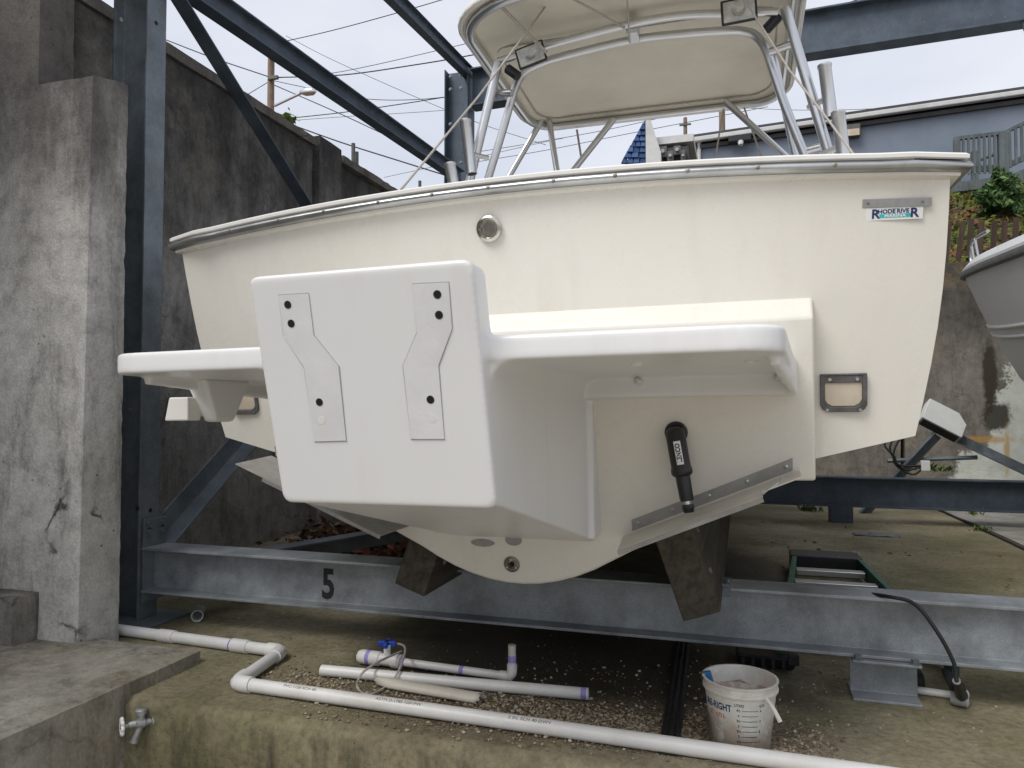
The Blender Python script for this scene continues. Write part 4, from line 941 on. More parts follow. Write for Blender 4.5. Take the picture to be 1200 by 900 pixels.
# bucket
bp = ground_pt(868, 872, 0); BH = .188; R0, R1_ = .081, .1005
root = thing('bucket', (bp.x, bp.y, .003), 'stained white plastic mixing bucket with printed scale beside the pipe', 'bucket')
def bk(name):
    t = NT(name); z = t.sep()[2]; n_ = t.noise(16, 8, .7); n2 = t.noise(7, 8, .7)
    e = t.math('ADD', z, t.math('MULTIPLY', t.math('SUBTRACT', n2, .5), .16))
    col = t.ramp(n_, [(.3, (.52,.49,.44)), (.7, (.66,.64,.60))]); col = t.mix(t.smooth(e, .05, .10, .75, 0), col, (.34,.25,.18)); col = t.mix(t.ramp(t.noise(24, 6), [(.58, 0.0), (.68, .6)]), col, (.72,.7,.67))
    t.b.inputs['Subsurface Weight'].default_value = .15; return t.out(col, .45, 0, .4)
m_bucket = bk('mortar_smeared_plastic')
m = MB(); m.lathe([(R0*.97,0),(R0,.004),(R1_-.002,BH-.03),(R1_+.004,BH-.028),(R1_+.004,BH-.022),(R1_-.001,BH-.02),(R1_,BH-.004),(R1_+.005,BH-.003),(R1_+.005,BH),(R1_-.002,BH),(R1_-.004,BH-.006),(R0-.003,.006),(.001,.006)], V((bp.x,bp.y,.003)), (0,0,1), 48, cap=False)
m.build('shell', m_bucket, root, smooth=45)
cdir = V((-bp.x, -bp.y, 0)).normalized(); cs = cdir.cross(V((0,0,1))); cs = -cs if cs.dot(_r) < 0 else cs
def bw(ang0, z0):
    def f(p):
        z = z0 + p.y; r_ = R0 + (R1_-R0)*z/BH + .0009 + p.z; a = ang0 + p.x/r_; return V((bp.x,bp.y,.003)) + (cdir*math.cos(a) + cs*math.sin(a))*r_ + V((0,0,z))
    return f
text_mb('URE-RIGHT', .027, None, .0007, .0001, .72, bw(R(-44), .127)).build('lettering', m_navy, root)
text_mb('QT / 4,73 L', .0165, None, .0004, .0001, .74, bw(R(-44), .102)).build('lettering', m_red, root)
text_mb('LITERS', .010, None, .0002, .0001, .9, bw(R(-2), .140)).build('lettering', m_ink, root)
text_mb('QTS', .010, None, .0002, .0001, .9, bw(R(36), .140)).build('lettering', m_ink, root)
for k in range(8):
    z = .126 - k*.0145; lab = ('4½','4','3½','3','2½','2','1½','1')[k]
    text_mb(lab, .0095, None, .0002, .0001, .9, bw(R(-3), z)).build('lettering', m_ink, root)
    if k % 2 == 0: text_mb('%d' % (4-k//2), .0095, None, .0002, .0001, .9, bw(R(34), z)).build('lettering', m_ink, root)
    m = MB(); g = bw(R(16), z); m.grid(lambda u, v: g(V((-.022+.044*u, -.0007+.0014*v, .0001))), 6, 1); m.build('scale_mark', m_ink, root)
m = MB(); g = bw(R(-72), .045); m.grid(lambda u, v: g(V((-.008+.016*u, -.03+.075*v, .0001))), 2, 1); m.build('printed_panel', m_plate, root)
hs = V((bp.x,bp.y,.003)) + V((0,0,BH-.03))
ear0 = hs + (cdir*math.cos(R(40)) + cs*math.sin(R(40)))*(R1_+.003); 
m = MB(); m.tube(bez([ear0 + V((0,0,.006)), ear0 + cdir*.02 + cs*.018 + V((0,0,-.012)), ear0 + cdir*.034 + cs*.036 + V((0,0,-.042))], 5), .0062, 8); m.build('handle', m_bucket, root, smooth=60)
m = MB(); m.lathe([(R0+.014,.0),(.06,.004),(.04,.008),(.02,.0),(.001,.004)], V((bp.x,bp.y,.146)), (0,0,1), 24, cap=False); m.v = [p + V((0,0,.012*noise.noise(p*40))) for p in m.v]; m.build('dried_mortar', simple('pinkish_mortar', (.42,.36,.33), .9, 0, .5, 30, .3, .5), root)
ra = V((bp.x,bp.y,0)) - cs*.055
t1 = thing('float_tool', ra + V((0,0,.06)), 'orange and blue handled tool standing in the white bucket', 'tool')
m = MB(); m.box((-.010,-.006,0),(.010,.006,.115), M=Matrix.Translation(ra + V((.0,0,.062))) @ Matrix.Rotation(R(-16), 4, 'Y')); m.build('blade', m_plate, t1)
m = MB(); m.box((-.012,-.009,.10),(.012,.009,.140), M=Matrix.Translation(ra + V((.0,0,.062))) @ Matrix.Rotation(R(-16), 4, 'Y')); m.build('grip', simple('blue_grip', (.02,.12,.3), .5), t1, bevel=.004)
m = MB(); m.box((-.05,-.01,.095),(.022,.01,.105), M=Matrix.Translation(ra + V((.055,-.01,.04))) @ Matrix.Rotation(R(20), 4, 'Y')); m.build('orange_strip', simple('orange_plastic', (.8,.22,.02), .5), t1)

# black rubber strips over the pad
root = thing('rubber_strip', (-.225, 2.6, 0), 'black ribbed rubber strip laid across the pad under the beam', 'strip')
for k, dx in enumerate((-.018, 0, .018)):
    m = MB(); m.tube(bez([(-.205+dx, 2.12, .008), (-.215+dx, 2.5, .008), (-.24+dx, 3.2, .008), (-.25+dx, 4.0, .008)], 5), .0105 if k != 1 else .012, 8); m.build('hose', m_rubber, root, smooth=60)
# step ladder lying folded behind the beam
m_green = simple('green_fibreglass', (.035,.15,.10), .5, 0, .2, 12)
root = thing('step_ladder', (.45, 3.9, 0), 'green fibreglass stepladder lying flat behind the beam', 'ladder')
tl0, tr0 = ground_pt(931,659,.07), ground_pt(1003,659,.07); bl0, br0 = ground_pt(926,692,.07), ground_pt(1040,697,.07)
def ext(a, b, f): return a + (b-a)*f
rl0, rr0 = ext(tl0, bl0, 2.0), ext(tr0, br0, 2.0)
ly = max(2.95, BY+.12)
for a, b in ((tl0, rl0), (tr0, rr0)):
    b = a + (b-a)*((a.y-ly)/(a.y-b.y)); m = MB(); m.prism([(-.013,-.04),(.013,-.04),(.013,.04),(-.013,.04)], a, b, (1,0,0)); m.build('side_rail', m_green, root, bevel=.003)
m = MB(); m.box((tl0.x-.02, tl0.y-.02, .02), (tr0.x+.02, tr0.y+.08, .115)); m.build('top_cap', m_black, root, bevel=.006)
for k in range(5):
    f = .33 + .42*k; a, b = ext(tl0, bl0, f), ext(tr0, br0, f)
    if a.y < ly+.05: continue
    m = MB(); m.box((a.x+.014, a.y-.035, .055), (b.x-.014, a.y+.035, .085)); m.build('rung', m_alu, root, bevel=.003)
# black cable over the beam with its connector
root = thing('power_cable', (1.0, 2.6, 0), 'black shore-power cable hanging over the beam to a plug on the pad', 'cable')
pts = [at(1000,694,y=2.95), at(1040,699,z=BZ1+.012), at(1072,708,y=BY-.10), at(1098,740,y=BY-.14), at(1117,775,y=BY-.15), at(1121,798,y=BY-.16)]
m = MB(); m.tube(bez(pts, 7), .0062, 8); m.build('cable', m_rubber, root, smooth=60)
e = pts[-1]; g = at(1128,818,z=.03)
m = MB(); m.tube([e, e.lerp(g,.35), e.lerp(g,.7), g], [.012,.019,.017,.02], 12); m.build('plug', m_black, root, smooth=50)
m = MB(); m.lathe([(.024,0),(.027,.01),(.027,.045),(.02,.05)], g + V((-.03,.01,0)), V((1,-.35,0)), 14); m.build('connector_ring', m_pvcg, root, smooth=40)
a, b = at(1108,786,y=BY-.05), at(1118,806,y=BY-.12); m = MB(); m.tube([a, b], [.013,.015], 10); m.build('spare_plug', m_black, root)
a, b = ground_pt(1070,808,.014), ground_pt(1118,815,.014); m = MB(); m.tube([a, b], .0125, 10); tag(m.build('conduit_stub', m_pvc, smooth=50), 'thin white conduit stub behind the beam support', 'pipe')
p = ground_pt(1074,800,.035); m = MB(); m.lathe([(.012,-.02),(.034,-.018),(.034,.018),(.012,.02)], V((p.x,p.y+.03,.036)), (1,.3,0), 16); tag(m.build('black_wheel', m_rubber, smooth=40), 'small black wheel behind the grey beam support', 'wheel')
# black tray under the beam
p = ground_pt(902,782,0); root = thing('plastic_tray', (p.x, p.y, 0), 'crushed black plastic tray under the middle of the beam', 'tray')
m = MB(); m.hexa([V((p.x-.11,p.y-.03,.004)),V((p.x+.08,p.y-.03,.004)),V((p.x+.07,p.y+.15,.004)),V((p.x-.10,p.y+.15,.004)),V((p.x-.12,p.y-.05,.055)),V((p.x+.10,p.y-.05,.05)),V((p.x+.10,p.y+.16,.06)),V((p.x-.12,p.y+.16,.055))]); m.build('body', m_black, root, bevel=.008)
m = MB(); m.box((p.x+.06,p.y-.055,.03),(p.x+.10,p.y-.03,.07)); m.build('latch', m_black, root, bevel=.004)
for k in range(5): m = MB(); m.box((p.x-.1+k*.035,p.y-.052,.012),(p.x-.088+k*.035,p.y-.028,.045)); m.build('rib', m_black, root)
# hose tap on the pad's front face
tp_ = at(172, 848, y=PY0-.03); root = thing('hose_tap', tp_, 'corroded metal hose tap with a white wheel on the front face of the pad', 'tap')
tp_ = tp_ + V((0,.03,0)); m_tap = simple('corroded_tap_metal', (.36,.37,.36), .45, .7, .3, 60, .5, .3, (.5,.5,.48), .5)
dt = V((-.62,-.78,0)).normalized()
m = MB(); m.lathe([(.022,0),(.022,.007),(.013,.009),(.013,.024),(.017,.027),(.017,.050),(.013,.053),(.011,.072),(.007,.076),(.006,.095)], tp_, dt, 16); m.build('body', m_tap, root, smooth=40)
c = tp_ + dt*.038; m = MB(); m.lathe([(.014,0),(.013,.028),(.019,.029),(.019,.042),(.014,.046)], c, (0,0,1), 14); m.build('vacuum_breaker', m_tap, root, smooth=40)
m = MB(); m.tube([c, c + dt*.01 - V((0,0,.03)), c + dt*.022 - V((0,0,.058))], [.013,.012,.014], 14); m.build('spout', m_tap, root, smooth=40)
c = tp_ + dt*.093; xx = V((0,0,1)); yy = dt.cross(xx); ring = [c + xx*math.cos(R(i*7.5))*(.023+.0035*math.cos(R(i*7.5*8))) + yy*math.sin(R(i*7.5))*(.023+.0035*math.cos(R(i*7.5*8))) for i in range(48)]
m = MB(); m.tube(ring, .0055, 6, True); wh = m.build('wheel', m_white, root, smooth=60)
for i in range(4):
    a = R(45+90*i); m = MB(); m.tube([c, c + xx*math.cos(a)*.021 + yy*math.sin(a)*.021], .0035, 6); m.build('spoke', m_white, wh)
m = MB(); m.lathe([(.010,0),(.008,.005)], c, dt, 12); m.build('wheel_nut', simple('red_tap_nut', (.35,.08,.06), .5), wh)
# weathered scrap by the back
p = ground_pt(1027,628,0); m = MB(); m.grid(lambda u, v: V((p.x-.16+.32*u, p.y-.05+.12*v+.02*noise.noise(V((u*4,v*3,1))), .010+.012*noise.noise(V((u*5,v*4,3))))), 10, 5)
o = m.build('scrap_board', simple('blue_grey_scrap', (.16,.19,.21), .8, 0, .3, 14), smooth=60); sm = o.modifiers.new('t','SOLIDIFY'); sm.thickness = .006; tag(o, 'flattened blue-grey scrap lying on the pad behind the ladder', 'scrap')
p = ground_pt(1002,652,0); m = MB(); m.lathe([(.02,0),(.03,.01),(.022,.024),(.008,.028)], V((p.x,p.y,0)), (.1,0,1), 7); tag(m.build('white_stone', m_trim), 'single pale stone just behind the ladder', 'stone')
p = at(1085,546,y=7.3); m = MB(); m.box((p.x-.035,7.3,p.z-.045),(p.x+.035,7.34,p.z+.045)); root = thing('outlet_box', (p.x,7.3,p.z-.045), 'small white outlet box with black leads below the inverted V brace', 'outlet')
m.build('box', m_white, root, bevel=.004)
for k in range(3):
    m = MB(); m.tube(bez([p + V((0,.02,0)), p + V((-.1-.05*k,.03,-.08+.04*k)), p + V((-.24,.05,.02+.03*k)), p + V((-.2-.05*k,.1,.2)), p + V((-.02,.2,.36))], 6), .009, 6); m.build('lead', m_rubber, root, smooth=60)
# pebbles, thick along the pipe
m = MB(); pebs = [[],[]]
mbs = [MB(), MB(), MB()]
def peb(x, y, s):
    k = rnd.choice((0,0,1,1,2)); M_ = Matrix.Translation((x, y, s*.35)) @ Matrix.Rotation(rnd.uniform(0,6.3), 4, 'Z')
    vs = []; 
    for h, rr in ((-.4,.7),(0.1,1.0),(.55,.6)):
        for i in range(5): a = 2*math.pi*i/5 + h; vs.append(M_ @ V((math.cos(a)*s*rr*rnd.uniform(.75,1.2), math.sin(a)*s*.75*rr*rnd.uniform(.75,1.2), s*h*.8)))
    mbs[k].add(vs, [(0,1,6,5),(1,2,7,6),(2,3,8,7),(3,4,9,8),(4,0,5,9),(5,6,11,10),(6,7,12,11),(7,8,13,12),(8,9,14,13),(9,5,10,14),(10,11,12,13,14)])
cnt = 0
while cnt < 5200:
    px, py = rnd.uniform(290, 990), rnd.uniform(775, 893)
    yl = 790 + (px-290)*.137
    den = math.exp(-((py-yl-2)/17)**2)*(.5 + .9*max(0, min(1, (px-500)/200))) if px < 820 else math.exp(-((py-yl-8)/22)**2)*.4
    if px < 330: den *= .7
    den = max(den, .03)
    if rnd.random() > den*(.35 + 1.3*max(0, noise.noise(V((px*.02, py*.05, 2))) + .35)): continue
    p = at(px, py, z=0)
    if p.y < PY0+.015 or (bp-p).length < .085: continue
    peb(p.x, p.y, rnd.choice((.0025,.003,.0035,.004,.005,.006,.008))); cnt += 1
for _ in range(500):
    p = at(rnd.uniform(200,1180), rnd.uniform(700,880), z=0); 
    if p.y > PY0+.02: peb(p.x, p.y, rnd.uniform(.002,.006))
for mb, c, nm in zip(mbs, ((.36,.30,.21),(.2,.15,.095),(.46,.42,.34)), ('tan','brown','white')):
    o = mb.build('pebbles', simple(nm+'_pebbles', c, .85, 0, .35, 90, .3), kind='stuff', recalc=False); o['label'] = nm + ' pebbles scattered over the front of the pad'; o['category'] = 'gravel'
# leaf litter and twigs
m_leaf = [simple('dead_leaf_%s' % n_, c, .9, 0, .4, 20, .2) for n_, c in (('brown', (.13,.07,.035)), ('red', (.18,.06,.04)), ('dark', (.05,.035,.022)))]
m = MB()
def leafq(m, p, s, mi, up=.5):
    a = V((rnd.uniform(-1,1), rnd.uniform(-1,1), rnd.uniform(-up,up))).normalized(); b = a.orthogonal().normalized(); b = (b*rnd.uniform(.4,.8) + V((0,0,rnd.uniform(-.3,.3)))).normalized()
    m.add([p - a*s, p + b*s*.45, p + a*s, p - b*s*.45 + V((0,0,s*.15))], [(0,1,2,3)], mi)
for _ in range(1500):
    px, py = rnd.gauss(440, 42), rnd.gauss(642, 9); p = at(px, max(622, py), z=0)
    if p.y < 3 : continue
    p.z = abs(rnd.gauss(0, .06)) + .008; leafq(m, p, rnd.uniform(.02,.05), rnd.choice((0,1,2,2)))
for _ in range(150):
    p = at(rnd.uniform(200,1190), rnd.uniform(600,720), z=0); p.z = .012; leafq(m, p, rnd.uniform(.008,.022), rnd.choice((0,0,2)), .15)
o = m.build('leaf_litter', m_leaf, kind='stuff', recalc=False); o['label'] = 'dead leaves heaped on the pad behind the beam'; o['category'] = 'leaves'
m = MB()
for _ in range(46):
    px, py = rnd.gauss(440, 36), rnd.gauss(640, 8); p = at(px, max(622, py), z=0); 
    if p.y < 3: continue
    p.z = .02; a = rnd.uniform(0, 3.1); d = V((math.cos(a), math.sin(a), rnd.uniform(-.05,.25)))*rnd.uniform(.12,.4)
    m.tube([p-d*.5+V((0,0,.03)), p+V((rnd.uniform(-.03,.03),0,.05)), p+d*.5+V((0,0,.05))], [.006,.005,.003], 5)
o = m.build('twigs', m_picket, kind='stuff', recalc=False); o['label'] = 'tangle of dry twigs on the leaf heap'; o['category'] = 'twigs'
# weeds
m_weed = [simple('weed_%s' % n_, c, .7, 0, .35, 20, .3) for n_, c in (('green', (.06,.12,.02)), ('light', (.12,.17,.035)))]
def weed(px, py, n_, s, lab, plane=None):
    p = at(px, py, **(plane or dict(z=0))); m = MB()
    for _ in range(n_):
        a = rnd.uniform(0,6.3); d = V((math.cos(a), math.sin(a), rnd.uniform(.5,1.8))).normalized()*rnd.uniform(.4,1)*s; w_ = V((-d.y, d.x, 0)).normalized()*s*.06; b0 = p + V((rnd.gauss(0,s*.5), rnd.gauss(0,s*.4), 0))
        m.add([b0-w_, b0+w_, b0+d*.6+w_*1.3, b0+d+V((0,0,-s*.15)), b0+d*.6-w_*1.3], [(0,1,2,3,4)], rnd.choice((0,1)))
    tag(m.build('weed', m_weed, recalc=False), lab, 'weed', 'weeds in the cracks')
weed(948, 598, 60, .10, 'tuft of green weeds under the back beam by the hull')
weed(1142, 604, 30, .08, 'small weed at the pale pavement edge, nearer the back')
weed(1150, 622, 35, .07, 'small weed growing in the pavement joint at the right')
weed(1093, 552, 40, .13, 'green sprig beside the outlet box', dict(y=7.5))
weed(382, 628, 40, .09, 'green weed at the left end of the leaf heap')
m = MB(); ps = [at(1098,597,z=0), at(1130,612,z=0), at(1160,626,z=0), at(1215,652,z=0)]; m.tube([V((p.x,p.y,.006)) for p in ps], .012, 6); tag(m.build('joint_hose', m_rubber), 'black joint filler strip edging the pale pavement', 'strip')

# ---------------------------------------------------------------- hillside, fence, deck, buildings
m = MB(); m_gc = [simple('cover_%s' % n_, c, .85, 0, .4, 9, .2) for n_, c in (('green', (.075,.11,.02)), ('yellow', (.17,.155,.03)), ('rust', (.16,.055,.03)), ('brown', (.1,.065,.04)))]
for _ in range(15000):
    x, y = rnd.uniform(1.5, 7.2), 10.6 + 6*rnd.random()**1.1; cl = noise.noise(V((x*.9, y*.9, 5)))
    mi = rnd.choice((0,0,0,1)) if cl > .1 else rnd.choice((2,3,3,1,0)) if cl < -.1 else rnd.choice((0,1,2,3))
    p = V((x, y, hill_z(x, y) + rnd.random()**2*(.24 if cl > .1 else .1))); leafq(m, p, rnd.uniform(.025,.075), mi, .8)
o = m.build('ground_cover', m_gc, kind='stuff', recalc=False); o['label'] = 'green and russet ground cover over the hillside'; o['category'] = 'plants'
bz = at(1174, 250, y=13.6); bz.z = hill_z(bz.x, 13.6)
root = thing('evergreen_bush', bz, 'feathery green bush on the hillside below the wooden deck', 'bush')
m = MB(); m.tube([bz, bz + V((.02,0,.4)), bz + V((.0,0,.62))], [.03,.02,.008], 6); m.build('stem', m_picket, root)
m = MB(); 
for _ in range(2600):
    h = rnd.random(); a = rnd.uniform(0,6.3); r_ = (.40*(1-h)**.7+.07)*rnd.random()**.5*(1+.4*math.sin(a*3+h*9)); p = bz + V((math.cos(a)*r_, math.sin(a)*r_, .03+h*.66 + .08*math.sin(a*2)))
    leafq(m, p, rnd.uniform(.03,.075), rnd.choice((0,0,1)), 1.2)
m.build('foliage', [simple('bush_green', (.045,.095,.025), .7, 0, .4, 6, .3), simple('bush_light_green', (.085,.15,.04), .7, 0, .4, 6, .3)], root, recalc=False)
root = thing('picket_fence', (2.9, 10.95, 2.8), 'low dark picket fence along the top of the back wall', 'fence')
px_ = MB(); px_.box((-.028,-.008,0),(.028,.008,.78)); 
for k in range(34):
    x = 1.6 + k*.135; z = hill_z(x, 10.95) - .15; m = MB(); ml = Matrix.Translation((x, 10.95+.02*rnd.uniform(-1,1), z)) @ Matrix.Rotation(R(rnd.uniform(2,9)), 4, 'Y'); m.box((-.032,-.008,0),(.032,.008,.80+rnd.uniform(-.05,.04)), M=ml); m.build('picket', m_picket, root)
for zz in (.22, .58):
    m = MB(); m.tube([V((1.5+.3*i, 10.965, hill_z(1.5+.3*i, 10.95)-.15+zz)) for i in range(16)], .006, 5); m.build('fence_wire', m_wire, root)
# blue building
BYW = 18.4; roofp = [at(790, 166, y=BYW), at(1205, 106, y=BYW)]
slope = (roofp[1].z-roofp[0].z)/(roofp[1].x-roofp[0].x)
x0, x1 = at(779,170,y=BYW).x, 16.0; zr = lambda x: roofp[0].z + slope*(x - roofp[0].x)
root = thing('blue_building', ((x0+x1)/2, BYW+3, 4.6), 'long blue-grey painted building with pale gutter on the hilltop', 'building')
def slab(x0, x1, y0, y1, zb0, zb1, zt0, zt1): m = MB(); m.hexa([V((x0,y0,zb0)),V((x1,y0,zb1)),V((x1,y1,zb1)),V((x0,y1,zb0)),V((x0,y0,zt0)),V((x1,y0,zt1)),V((x1,y1,zt1)),V((x0,y1,zt0))]); return m
slab(x0, x1, BYW, BYW+6, 4.2, 4.2, zr(x0)-.25, zr(x1)-.25).build('wall', m_bwall, root)
slab(x0-.1, x1, BYW-.10, BYW, zr(x0)-.29, zr(x1)-.29, zr(x0)-.2, zr(x1)-.2).build('soffit', m_roof, root)
slab(x0-.15, x1, BYW-.26, BYW-.11, zr(x0)-.16, zr(x1)-.16, zr(x0)-.05, zr(x1)-.05).build('gutter', m_trim, root, bevel=.02)
slab(x0-.15, x1, BYW-.22, BYW+6.2, zr(x0)-.045, zr(x1)-.045, zr(x0)+.02, zr(x1)+.02).build('roof', m_roof, root)
a = at(819,163,y=BYW-.06); b = at(819,200,y=BYW-.06); m = MB(); m.tube([V((a.x,BYW-.06,a.z)), V((b.x,BYW-.06,b.z-1.5))], .05, 8); m.build('downpipe', m_trim, root)
p = at(998,155,y=BYW-.05); m = MB(); m.box((p.x-.17,BYW-.2,p.z-.14),(p.x+.17,BYW-.001,p.z+.14)); lm = m.build('wall_lamp', m_frame, root, bevel=.02)
m = MB(); m.box((p.x-.14,BYW-.215,p.z-.13),(p.x+.14,BYW-.195,p.z+.02)); m.build('lamp_lens', m_flap, lm)
p = at(868,164,y=BYW-.05); m = MB(); m.box((p.x-.28,BYW-.25,p.z-.09),(p.x+.24,BYW-.01,p.z+.1)); fl = m.build('flood_light', m_black, root, bevel=.02)
m = MB(); m.lathe([(.07,0),(.05,.1)], V((p.x,BYW-.2,p.z-.1)), (0,-.5,-1), 10); m.build('camera', m_trim, fl)
# wooden deck and stair on the right
DY = 16.6
def dp(px, py): return at(px, py, y=DY)
root = thing('deck_stair', dp(1130,225), 'grey wooden deck landing with balusters and stair beside the blue building', 'deck')
r0, r1_, r2_ = dp(1118,165), dp(1176,158), dp(1260,118)
f0, f1, f2 = dp(1118,203), dp(1176,200), dp(1260,160)
def rl_(a, b, h_=.07, t_=.1, nm='rail'): m = MB(); m.hexa([V((a.x,DY-t_/2,a.z)),V((b.x,DY-t_/2,b.z)),V((b.x,DY+t_/2,b.z)),V((a.x,DY+t_/2,a.z)),V((a.x,DY-t_/2,a.z+h_)),V((b.x,DY-t_/2,b.z+h_)),V((b.x,DY+t_/2,b.z+h_)),V((a.x,DY+t_/2,a.z+h_))]); m.build(nm, m_deckwood, root, bevel=.005)
rl_(r0, r1_); rl_(r1_, r2_); rl_(f0, f1, .12, .06); rl_(f1, f2, .12, .06)
def post(px, pt_, pb, w_=.11, dy=0): a, b = dp(px, pt_), dp(px, pb); m = MB(); m.box((a.x-w_/2,DY-w_/2+dy,b.z),(a.x+w_/2,DY+w_/2+dy,a.z)); m.build('post', m_deckwood, root, bevel=.006)
post(1121,163,232); post(1175,156,232,.16); post(1240,124,232,.13)
for k in range(8):
    x = 1128 + k*6.1; t = (x-1118)/58; a, b = dp(x, 165-7*t), dp(x, 206-3*t); m = MB(); m.box((a.x-.022,DY-.07,b.z),(a.x+.022,DY-.03,a.z)); m.build('baluster', m_deckwood, root)
for k in range(11):
    x = 1182 + k*7; t = (x-1176)/84; a, b = dp(x, 158-40*t), dp(x, 200-40*t); m = MB(); m.box((a.x-.022,DY-.07,b.z),(a.x+.022,DY-.03,a.z)); m.build('baluster', m_deckwood, root)
a, b = dp(1114,219), dp(1180,211); m = MB(); m.hexa([V((a.x,DY-.12,a.z-.14)),V((b.x,DY-.12,b.z-.14)),V((b.x,DY+1.5,b.z-.14)),V((a.x,DY+1.5,a.z-.14)),V((a.x,DY-.12,a.z+.05)),V((b.x,DY-.12,b.z+.05)),V((b.x,DY+1.5,b.z+.05)),V((a.x,DY+1.5,a.z+.05))]); m.build('deck_floor', m_deckwood, root)
a, b = dp(1176,212), dp(1262,176); m = MB(); m.hexa([V((a.x,DY-.1,a.z-.2)),V((b.x,DY-.1,b.z-.2)),V((b.x,DY+1.3,b.z-.2)),V((a.x,DY+1.3,a.z-.2)),V((a.x,DY-.1,a.z+.05)),V((b.x,DY-.1,b.z+.05)),V((b.x,DY+1.3,b.z+.05)),V((a.x,DY+1.3,a.z+.05))]); m.build('stringer', m_deckwood, root)
m = MB(); a = dp(1140,200); m.box((a.x+.3, DY+1.15, a.z-.3), (a.x+.42, DY+1.27, a.z+.75)); m.build('post', m_deckwood, root)
m = MB(); a = dp(1128,172); b = dp(1176,165); m.tube([V((a.x+.1,DY+1.2,a.z-.1)), V((b.x+.2,DY+1.2,b.z+.12))], .045, 6); m.build('rail', m_deckwood, root)
# neighbouring shingled roof end
SY = 16.0
def spx(px, py): return at(px, py, y=SY)
root = thing('shingled_house', (spx(760,190).x+.6, SY+1, 3), 'blue shingled roof end with pale trim beyond the boat canopy', 'building')
rows = 8
for r_ in range(rows):
    t0, t1 = r_/rows, (r_+1)/rows; pl, pr = 757-29*t1, 757; n_ = 1 + int(t1*3.2)
    yT, yB = 138+52*t0, 138+52*t1+2
    for k in range(n_):
        xl, xr = pl + (pr-pl)*k/n_, pl + (pr-pl)*(k+1)/n_; a, b = spx(xl+.3, yB), spx(xr-.3, yB); tx = (757-29*t0)
        c, d = spx(max(xl+1.5, tx), yT), spx(max(xr-.3, tx+1), yT); dz = -.05 - .012*((r_*3+k*5) % 4)
        m = MB(); m.hexa([a+V((0,dz,0)), b+V((0,dz,0)), b+V((0,.02,0)), a+V((0,.02,0)), c+V((0,dz*.3,0)), d+V((0,dz*.3,0)), d+V((0,.02,0)), c+V((0,.02,0))]); m.build('shingle', m_shing[(r_+k*2) % 3], root)
a, b = spx(729,200), spx(757,139); m = MB(); m.add([a+V((0,.03,-1)), V((b.x,SY+.03,a.z-1)), V((b.x,SY+.03,b.z)), a+V((0,.03,0)), a+V((0,2.0,-1)), V((b.x,SY+2.0,a.z-1)), V((b.x,SY+2.0,b.z)), a+V((0,2.0,0))], [(0,1,2,3),(4,7,6,5),(0,4,5,1),(1,5,6,2),(2,6,7,3),(3,7,4,0)]); m.build('roof_core', m_roof, root)
a, b = spx(757.5,210), spx(768,140); m = MB(); m.prism([(a.x,a.z),(b.x+.12,a.z),(b.x+.12,b.z-.75),(b.x-.1,b.z),(a.x,b.z)], (0,SY-.08,0), (0,SY+1.9,0), (1,0,0), (0,0,1)); m.build('barge_board', m_trim, root)
a, b = spx(764,163), spx(812,157); m = MB(); m.box((a.x,SY+.2,a.z-.06),(b.x,SY+2.2,a.z+.1)); m.build('parapet', m_trim, root)
a, b = spx(770,205), spx(806,166); m = MB(); m.box((a.x,SY+.25,a.z),(b.x,SY+1.5,b.z)); m.build('side_wall', m_roof, root)
for px, py, w_, h_ in ((776,176,.09,.12),(785,181,.07,.12),(793,174,.08,.1),(800,181,.05,.14)):
    p = spx(px, py); m = MB(); m.box((p.x-w_,SY+.1,p.z-h_),(p.x+w_,SY+.24,p.z+h_)); mt = m.build('meter', m_frame, root, bevel=.015); m = MB(); m.lathe([(w_*.6,0),(w_*.5,.06)], V((p.x,SY+.1,p.z)), (0,-1,0), 10); m.build('dial', m_plate, mt)
# utility poles and wires
def pole(px, y, top, w_, lab, base): 
    p = at(px, top, y=y); r_ = thing('utility_pole', (p.x, y, base), lab, 'pole'); m = MB(); m.tube([V((p.x,y,base-.1)), p], [w_*1.2, w_], 12); m.build('pole', m_pole, r_, smooth=60); return r_, p
r_, p = pole(318, 24, 56, .125, 'wooden utility pole with a street lamp above the left wall', 2.9)
a, b, c = at(322,124,y=24), at(345,113,y=23.8), at(356,108,y=23.7); m = MB(); m.tube(bez([a, b, c], 6), .05, 8); m.build('lamp_arm', m_alu, r_, smooth=60)
h0_, h1_ = at(352,108,y=23.7), at(370,107,y=23.6); m = MB(); m.tube([h0_, h0_.lerp(h1_,.35), h0_.lerp(h1_,.8), h1_], [.07,.15,.14,.05], 10); m.build('lamp_head', m_alu, r_, smooth=60)
for py in (66, 92): 
    q = at(320, py, y=23.85); m = MB(); m.box((q.x-.18,q.y-.1,q.z-.07),(q.x+.25,q.y+.02,q.z+.07)); m.build('insulator', m_frame, r_, bevel=.02)
pole(846, 22, 126, .085, 'brown utility pole in front of the blue building behind the canopy', 5.0)
r_, p = pole(803, 40, 138, .1, 'far utility pole with a small crossarm beyond the shingled roof', 4.5)
q = at(803, 146, y=39.9); m = MB(); m.box((q.x-.3,39.85,q.z-.04),(q.x+.3,39.95,q.z+.04)); m.build('crossarm', m_frame, r_)
def wire(pts, r_, y, lab):
    m = MB(); m.tube(bez([at(a, b, y=y) for a, b in pts], 6), r_, 5); tag(m.build('overhead_wire', m_wire, smooth=60), lab, 'wire', 'overhead wires')
wire([(120,18),(190,45),(250,68),(318,91)], .022, 23.8, 'thick overhead wire rising left from the street lamp pole past the column')
wire([(318,91),(400,88),(480,77),(556,64),(700,35)], .022, 23.9, 'overhead wire from the street lamp pole running right behind the canopy')
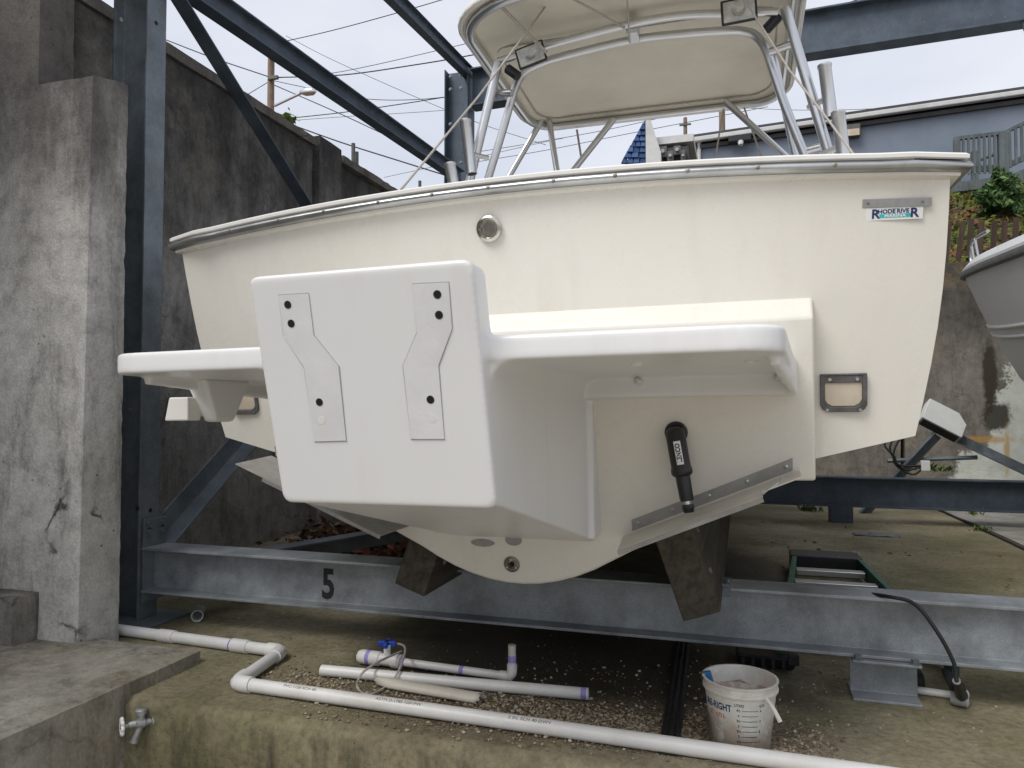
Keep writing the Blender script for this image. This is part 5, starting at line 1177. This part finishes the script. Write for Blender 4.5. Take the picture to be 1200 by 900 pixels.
wire([(318,52),(400,33),(517,0),(600,-28)], .016, 24, 'upper overhead wire climbing right from the pole top out of frame')
wire([(335,42),(400,75),(545,138),(640,170)], .010, 25, 'faint thin wire slanting down to the right across the sky')
wire([(318,92),(400,84),(547,51),(640,28)], .013, 26, 'thin overhead wire just above the thick one, right of the pole')
wire([(322,100),(400,134),(470,167),(540,200)], .018, 24, 'overhead wire sloping down right from the pole toward the rear column')
wire([(318,94),(360,103),(420,115),(480,117),(545,110),(640,88)], .014, 25, 'sagging overhead wire at mid height between pole and rear column')
wire([(345,138),(400,132),(470,122),(545,110)], .020, 27, 'dark overhead wire crossing the sagging one left of the rear column')
wire([(345,141),(400,137),(547,127),(640,112)], .010, 27, 'fine overhead wire under the dark crossing wire')
wire([(330,142),(400,167),(463,187),(527,207)], .026, 25, 'thick overhead wire just above the end of the left wall')
wire([(560,178),(640,165),(735,147),(900,108)], .013, 30, 'upper of two fine wires below the canopy')
wire([(545,192),(640,176),(735,157),(900,125)], .013, 30, 'lower of two fine wires below the canopy')
wire([(450,208),(560,184),(640,166),(660,162)], .010, 28, 'faint wire low over the rail behind the rod holder')
wire([(288,112),(303,103),(318,94)], .014, 24, 'short wire dropping left from the pole to the wall top')
wire([(940,17),(985,6),(1010,-2),(1060,-16)], .016, 26, 'overhead wire above the deep beam at the top right')
wire([(780,118),(900,128),(1010,128),(1100,120)], .010, 30, 'faint wire over the roof of the blue building')
# small ivy on the wall top and stakes
m = MB()
for _ in range(500):
    p = at(rnd.gauss(333,5), rnd.gauss(143,4), x=-3.4); leafq(m, p, rnd.uniform(.015,.035), rnd.choice((0,1)), 1)
o = m.build('wall_plant', m_weed, recalc=False); tag(o, 'small green plant growing on top of the left wall', 'plant')
for px, t0, b0 in ((414,168,184),(418,178,190),(492,212,222)):
    a, b = at(px, t0, x=-3.42), at(px, b0+14, x=-3.42); m = MB(); m.tube([b, a], .018, 6); tag(m.build('wall_stake', m_frame), {414: 'taller thin stake on the top of the left wall', 418: 'shorter thin stake beside the taller one on the left wall', 492: 'tiny stake tip on the wall beyond the hull'}[px], 'stake')
